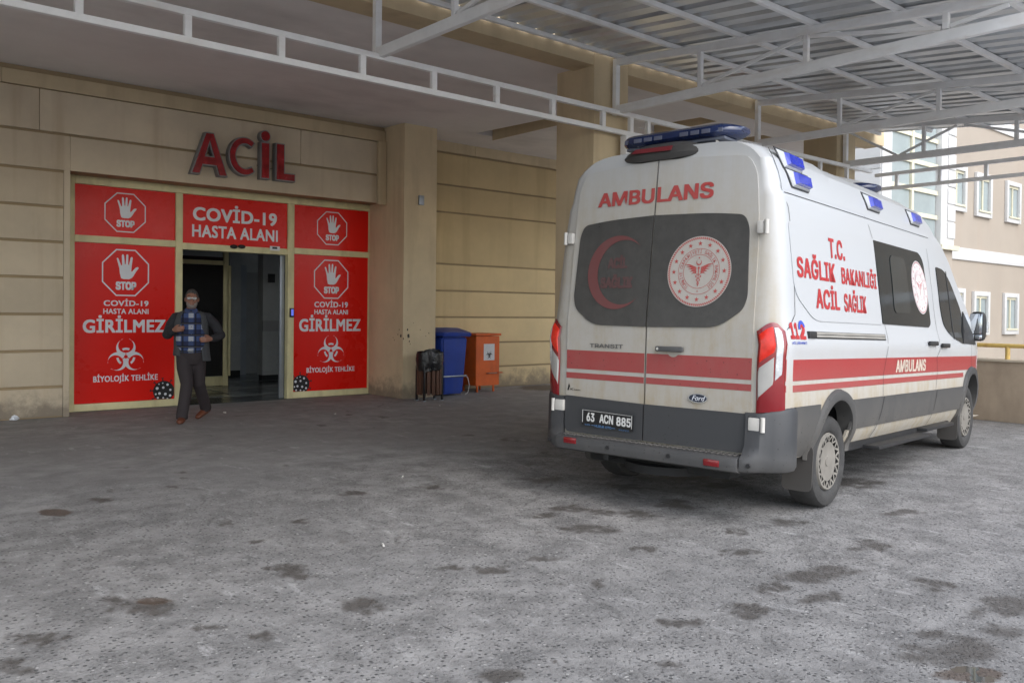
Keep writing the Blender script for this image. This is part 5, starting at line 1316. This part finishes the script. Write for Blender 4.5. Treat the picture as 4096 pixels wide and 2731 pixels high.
o = bmobj('crumpled_paper', bm, WHITEV); o.location = (float(p[0]) + .05, float(p[1]) - .12, 0); tag(o, 'crumpled white paper at the foot of the left wall', 'litter')

# ------------------------------------------------------------------ man leaving the entrance
pc0 = gnd(437.5, 966); vd = Vector((pc0[0], pc0[1], 0)).normalized()
man = empty('person', (float(pc0[0]), float(pc0[1]), 0)); man.rotation_euler = (0, 0, math.atan2(vd.y, vd.x) - math.pi / 2)
tag(man, 'man in grey cardigan, blue plaid shirt, dark trousers and brown shoes walking out', 'person')
SKIN = P_('skin', (.25, .115, .075), .55, var=.08, vscale=30)
HAIR = P_('greying hair', (.055, .052, .05), .8, var=.35, vscale=60, bump=.5, bscale=200)
BEARD = P_('grey stubble', (.25, .21, .19), .85, var=.2, vscale=70, bump=.4, bscale=220)
TROU = P_('dark brown trousers', (.032, .025, .027), .85, var=.12, vscale=8, bump=.25, bscale=60)
CARD = P_('grey knit front', (.060, .063, .068), .9, var=.1, vscale=20, bump=.3, bscale=200)
CARD2 = P_('dark knit sleeve', (.024, .024, .028), .9, var=.1, vscale=20, bump=.3, bscale=200)
SHOE = P_('brown leather', (.13, .042, .020), .5, var=.2, vscale=14)
BELT = P_('black leather belt', (.010, .010, .010), .35)
GLS = P_('glasses metal', (.5, .52, .55), .2, .9); LENS = P_('glasses lens', (.16, .17, .18), .08)
def plaid():
    mt = bpy.data.materials.new('blue plaid cotton'); mt.use_nodes = True; n = mt.node_tree; L = n.links; b = n.nodes['Principled BSDF']; b.inputs['Roughness'].default_value = .85
    tc = n.nodes.new('ShaderNodeTexCoord'); sp = n.nodes.new('ShaderNodeSeparateXYZ'); L.new(tc.outputs['Object'], sp.inputs[0])
    def band(inp, per, c0, w_, ph):
        a = n.nodes.new('ShaderNodeMath'); a.operation = 'MULTIPLY_ADD'; a.inputs[1].default_value = 1 / per; a.inputs[2].default_value = ph; L.new(inp, a.inputs[0])
        f = n.nodes.new('ShaderNodeMath'); f.operation = 'FRACT'; L.new(a.outputs[0], f.inputs[0])
        s_ = n.nodes.new('ShaderNodeMath'); s_.operation = 'SUBTRACT'; s_.inputs[1].default_value = c0; L.new(f.outputs[0], s_.inputs[0])
        ab = n.nodes.new('ShaderNodeMath'); ab.operation = 'ABSOLUTE'; L.new(s_.outputs[0], ab.inputs[0])
        l = n.nodes.new('ShaderNodeMath'); l.operation = 'LESS_THAN'; l.inputs[1].default_value = w_; L.new(ab.outputs[0], l.inputs[0]); return l.outputs[0]
    def mix(f, a, c, k=1.0, mode='MIX'):
        t = n.nodes.new('ShaderNodeMix'); t.data_type = 'RGBA'; t.blend_type = mode
        m_ = n.nodes.new('ShaderNodeMath'); m_.operation = 'MULTIPLY'; m_.inputs[1].default_value = k; L.new(f, m_.inputs[0]); L.new(m_.outputs[0], t.inputs[0])
        if isinstance(a, tuple): t.inputs[6].default_value = (*a, 1)
        else: L.new(a, t.inputs[6])
        t.inputs[7].default_value = (*c, 1); return t.outputs[2]
    x, z = sp.outputs[0], sp.outputs[2]
    hz, vx_ = band(z, .150, .30, .20, .10), band(x, .155, .5, .20, .5)
    both = n.nodes.new('ShaderNodeMath'); both.operation = 'MULTIPLY'; L.new(hz, both.inputs[0]); L.new(vx_, both.inputs[1])
    c = mix(hz, (.012, .018, .060), (.045, .075, .19), .9); c = mix(vx_, c, (.035, .06, .15), .8); c = mix(both.outputs[0], c, (.38, .40, .43), .85)
    c = mix(band(z, .150, .66, .055, .10), c, (.004, .004, .006), .95); c = mix(band(x, .155, .86, .06, .5), c, (.005, .005, .009), .9); c = mix(band(z, .150, .60, .010, .10), c, (.22, .20, .14), .8)
    L.new(c, b.inputs['Base Color']); return mt
def remeshed(name, fill, mat, parent, vox, smooth=4, cut=None):
    bm = bmesh.new(); fill(bm); o = bmobj(name, bm, None, parent)
    baked(o, [('REMESH', dict(mode='VOXEL', voxel_size=vox)), ('SMOOTH', dict(factor=.5, iterations=smooth))])
    o.data.materials.clear(); o.data.materials.append(mat)
    o.data.polygons.foreach_set('use_smooth', [True] * len(o.data.polygons)); return o
legR = [(-.085, .0, .90), (-.078, -.05, .70), (-.045, -.12, .49), (-.075, -.19, .28), (-.100, -.23, .10)]
legL = [(.085, .0, .90), (.090, .03, .70), (.100, .06, .48), (.150, .18, .30), (.190, .29, .15)]
armR = [(-.180, .01, 1.360), (-.245, .03, 1.26), (-.285, .02, 1.13), (-.245, -.09, 1.16), (-.205, -.17, 1.195)]
armL = [(.195, .01, 1.360), (.295, .04, 1.26), (.365, .03, 1.12), (.31, -.08, 1.09), (.245, -.16, 1.08)]
def hand(bm, wr, d, up, tips, thumb):
    wr, d, up = Vector(wr), Vector(d).normalized(), Vector(up).normalized(); sd_ = d.cross(up).normalized()
    add_tube(bm, [wr, wr + d * .035, wr + d * .075, wr + d * .09], [(.026, .019), (.036, .018), (.040, .017), (.036, .014)], ref=up, n=10)
    for k, ln in enumerate((.070, .078, .074, .058)):
        b0 = wr + d * .082 + up * (.028 - .019 * k); curl = sd_ * tips
        add_tube(bm, [b0, b0 + d * ln * .45 + curl * .012, b0 + d * ln * .75 + curl * .034, b0 + d * ln * .80 + curl * .055], [.0098, .0092, .0085, .0072], ref=up, n=8)
    t0 = wr + d * .025 + up * .030
    add_tube(bm, [t0, t0 + d * .03 + up * .022 + sd_ * tips * .015, t0 + d * .062 + up * .022 + sd_ * tips * .03], [.0125, .011, .0085], ref=up, n=8)
def fill_body(bm):
    add_tube(bm, [(0, .0, .84), (0, -.005, .92), (0, -.02, 1.05), (0, .0, 1.25), (0, .015, 1.38), (0, .02, 1.43)], [(.13, .10), (.16, .12), (.165, .13), (.165, .115), (.15, .095), (.07, .07)], n=20)
    add_tube(bm, [(0, .025, 1.38), (.0, .012, 1.45), (.005, .0, 1.54)], [(.064, .062), (.058, .058), (.058, .062)], n=16)
    for lg in (legR, legL): add_tube(bm, lg, [.082, .075, .055, .05, .038], n=14)
    for am in (armR, armL): add_tube(bm, [(am[0][0] * .85, .012, 1.35)] + am[1:], [.045, .045, .040, .036, .027], n=12)
    add_tube(bm, [(-.15, .012, 1.35), (.155, .012, 1.35)], [.045, .045], ref=(0, 0, 1), n=12)
    hand(bm, (-.212, -.165, 1.192), (.55, -.55, .12), (-.05, -.1, 1), -.9, 1)
    hand(bm, (.25, -.155, 1.078), (-.78, -.5, -.05), (-.1, .05, 1), .9, 1)
    add_ell(bm, (.008, .012, 1.612), (.077, .098, .112), 20); add_ell(bm, (.008, -.028, 1.555), (.066, .072, .075), 18); add_ell(bm, (.008, -.050, 1.505), (.042, .042, .032), 14)
    add_ell(bm, (.008, -.098, 1.578), (.013, .022, .026), 10); add_ell(bm, (.008, -.106, 1.565), (.017, .014, .012), 10); add_ell(bm, (.008, -.080, 1.622), (.058, .020, .014), 12)
    add_ell(bm, (.008, -.090, 1.530), (.026, .014, .010), 10)
    for s_ in (-1, 1):
        add_ell(bm, (.008 + s_ * .080, .010, 1.588), (.012, .022, .034), 10); add_ell(bm, (.008 + s_ * .042, -.068, 1.570), (.024, .022, .022), 10)
    for lg in (legR, legL): add_ell(bm, (lg[-1][0], lg[-1][1] - .02, lg[-1][2] - .03), (.035, .06, .035), 12)
skin = remeshed('body', fill_body, SKIN, man, .0065, 3)
tr = remeshed('trousers', lambda bm: (add_tube(bm, [(0, .0, .955), (0, -.008, .90), (0, 0, .82), (0, 0, .74)], [(.172, .142), (.178, .148), (.178, .14), (.15, .11)], n=24),
    add_tube(bm, [legR[0], legR[1], legR[2], legR[3], (-.100, -.225, .12), (-.102, -.225, .055)], [(.10, .115), (.097, .105), (.080, .085), (.074, .078), (.072, .085), (.074, .09)], n=18),
    add_tube(bm, [legL[0], legL[1], legL[2], legL[3], (.183, .27, .17), (.196, .295, .115)], [(.10, .115), (.097, .105), (.080, .085), (.074, .078), (.072, .082), (.074, .085)], n=18)), TROU, man, .009, 5)
sh = remeshed('shirt', lambda bm: (add_tube(bm, [(0, -.012, .93), (0, -.035, 1.00), (0, -.045, 1.08), (0, -.025, 1.2), (0, -.005, 1.31), (0, .012, 1.39), (0, .02, 1.435)], [(.176, .145), (.188, .165), (.190, .168), (.182, .148), (.180, .128), (.165, .10), (.085, .075)], n=28),
    add_tube(bm, [(0, .02, 1.42), (.0, .012, 1.475)], [(.078, .076), (.070, .070)], n=20)), plaid(), man, .009, 3)
for s_ in (-1, 1):
    bm = bmesh.new(); q = [bm.verts.new(p) for p in ((s_ * .008, -.083, 1.432), (s_ * .045, -.098, 1.398), (s_ * .082, -.055, 1.438), (s_ * .066, -.03, 1.478))]; bm.faces.new(q)
    ex = bmesh.ops.extrude_face_region(bm, geom=list(bm.faces)); [setattr(g.co, 'y', g.co.y + .008) for g in ex['geom'] if isinstance(g, bmesh.types.BMVert)]
    bmobj('collar', bm, P_('collar plaid blue', (.04, .06, .14), .85), sh)
for z in (1.33, 1.235, 1.14, 1.05, .97): 
    y = -.005 - float(np.interp(z, [.93, 1.0, 1.08, 1.2, 1.31, 1.39], [.157, .200, .213, .173, .133, .088])) - .002
    bm = bmesh.new(); add_ell(bm, (.004, y, z), (.006, .003, .006), 8); bmobj('button', bm, P_('button', (.04, .05, .09), .4), sh)
bl = remeshed('belt', lambda bm: add_tube(bm, [(0, -.012, .908), (0, -.012, .945)], [(.186, .158), (.186, .158)], n=36), BELT, man, .008, 1)
box('buckle', (-.040, -.178, .916), (-.005, -.168, .940), P_('dull buckle', (.18, .18, .18), .35, .8), bl, .004)
def fill_card(bm):
    zz = [.78, .85, .95, 1.06, 1.18, 1.30, 1.37, 1.415, 1.445]
    rx = [.222, .216, .212, .212, .212, .212, .205, .165, .105]; ry = [.175, .175, .17, .165, .158, .148, .130, .108, .085]; cy_ = [.03, .025, .015, .01, .01, .012, .016, .02, .026]
    N = 34; A, B = [], []
    for z, a, b, cyy in zip(zz, rx, ry, cy_):
        ra, rb = [], []
        for k in range(N + 1):
            t0, t1 = R(-52), R(232)
            # right-hand (image) panel hangs further forward and out
            t = t0 + (t1 - t0) * k / N; out_ = 1 + (.14 if math.cos(t) > 0 else .0) * max(0, (1.25 - z) / .47) * max(0, math.cos(t)) ** .5 * (1 if math.sin(t) < .6 else .4)
            px, py_ = a * math.cos(t) * out_, cyy + b * math.sin(t) * (1.12 if math.sin(t) < 0 else 1)
            zo = z + (.075 if math.cos(t) < -.2 and z < .9 else 0)
            ra.append(bm.verts.new((px, py_, zo))); rb.append(bm.verts.new((px * .90, cyy + (py_ - cyy) * .88, zo)))
        A.append(ra); B.append(rb)
    for i in range(len(zz) - 1):
        for k in range(N):
            bm.faces.new((A[i][k], A[i][k + 1], A[i + 1][k + 1], A[i + 1][k])); bm.faces.new((B[i][k], B[i + 1][k], B[i + 1][k + 1], B[i][k + 1]))
        for k in (0, N): bm.faces.new((A[i][k], A[i + 1][k], B[i + 1][k], B[i][k]))
    for i in (0, len(zz) - 1):
        for k in range(N): bm.faces.new((A[i][k], B[i][k], B[i][k + 1], A[i][k + 1]))
cdg = remeshed('cardigan', fill_card, CARD, man, .0095, 4)
for am, nm in ((armR, 'sleeve'), (armL, 'sleeve')):
    s_ = -1 if am is armR else 1
    remeshed(nm, lambda bm: (add_tube(bm, [(am[0][0] - s_ * .06, .012, 1.385), am[0], am[1], am[2], am[3], (am[4][0], am[4][1], am[4][2])], [.045, .068, .066, .064, .055, .044], n=16), add_ell(bm, am[2], (.068, .066, .064), 12)), CARD2, cdg, .009, 5)
for s_, z0 in ((1, .775), (-1, .85)): pass
cl = remeshed('collar', lambda bm: add_tube(bm, [(-.10, -.085, 1.30), (-.085, -.045, 1.40), (-.072, .03, 1.445), (0, .085, 1.46), (.072, .03, 1.445), (.085, -.045, 1.40), (.105, -.085, 1.30)], [.012, .020, .022, .022, .022, .020, .012], ref=(0, 0, 1), n=8), CARD2, cdg, .007, 3)
for lg, d_, hl in ((legR, Vector((-.16, -.97, -.0)), 0), (legL, Vector((-.62, -.72, -.33)), .06)):
    an = Vector(lg[-1]); d_ = d_.normalized(); base = Vector((an.x, an.y, max(0, an.z - .105)))
    f0 = base - d_ * .07 + Vector((0, 0, .04)); 
    pts = [base - d_ * .085 + Vector((0, 0, .045)), base - d_ * .06 + Vector((0, 0, .05)), base + Vector((0, 0, .052)), base + d_ * .08 + Vector((0, 0, .042)), base + d_ * .15 + Vector((0, 0, .034)), base + d_ * .185 + Vector((0, 0, .028))]
    if hl: pts = [p + Vector((0, 0, .0)) for p in pts]
    so_ = remeshed('shoe', lambda bm: add_tube(bm, pts, [(.028, .035), (.040, .048), (.043, .055), (.050, .040), (.046, .032), (.022, .020)], ref=d_.cross(Vector((0, 0, 1))), n=16), SHOE, man, .006, 2)
    zmin = min(v.co.z for v in so_.data.vertices); so_.location.z = -zmin + .001
def fill_hair(bm):
    bmesh.ops.create_uvsphere(bm, u_segments=36, v_segments=24, radius=1, matrix=Matrix.Translation((.008, .016, 1.618)) @ Matrix.Diagonal((.083, .102, .110, 1)))
    bmesh.ops.delete(bm, geom=[v for v in bm.verts if (v.co.y < -.035 and v.co.z < 1.672 - .03 * abs(v.co.x) / .08) or v.co.z < 1.575 or (v.co.y < .03 and v.co.z < 1.60)], context='VERTS')
bm = bmesh.new(); fill_hair(bm)
for v in bm.verts: v.co += v.co.normalized() * mnoise.noise(v.co * 60) * .003
hr = bmobj('hair', bm, HAIR, man, 60); baked(hr, [('SOLIDIFY', dict(thickness=.008, offset=-1))])
bm = bmesh.new(); bmesh.ops.create_uvsphere(bm, u_segments=30, v_segments=20, radius=1, matrix=Matrix.Translation((.008, -.030, 1.538)) @ Matrix.Diagonal((.069, .078, .074, 1)))
bmesh.ops.delete(bm, geom=[v for v in bm.verts if v.co.z > 1.543 + (.035 if abs(v.co.x - .008) > .045 else 0) or v.co.y > .03 or (abs(v.co.x - .008) < .022 and 1.522 < v.co.z < 1.536)], context='VERTS')
bd = bmobj('beard', bm, BEARD, man, 60); baked(bd, [('SOLIDIFY', dict(thickness=.006, offset=-1))])
eg = None
for s_ in (-1, 1):
    c_ = Vector((.008 + s_ * .034, -.101, 1.602))
    o = tube('glasses', [c_ + Vector((.026 * math.cos(t), .006 * abs(math.cos(t)) * (1 if math.cos(t) * s_ > 0 else 0), .016 * math.sin(t))) for t in [2 * math.pi * k / 20 for k in range(21)]], .0026, GLS, man if eg is None else eg, ref=(0, 1, 0), n=6)
    if eg is None: eg = o
    fl = Flat(); fl.disc((0, 0), .025, 20, ry=.015); fl.build('lens', lambda u, v, o_, c_=c_: (c_.x + u, c_.y, c_.z + v), LENS, eg, 0)
    tube('temple', [c_ + Vector((s_ * .026, .004, .004)), Vector((.008 + s_ * .083, -.04, 1.604)), Vector((.008 + s_ * .086, .02, 1.603))], .002, GLS, eg, n=6)
    bm = bmesh.new(); add_ell(bm, (.008 + s_ * .034, -.080, 1.600), (.014, .010, .009), 10); bmobj('eye', bm, P_('dark eye', (.03, .02, .015), .2), skin, 60)
tube('bridge', [(-.002, -.101, 1.604), (.018, -.101, 1.604)], .0024, GLS, eg, ref=(0, 0, 1), n=6)
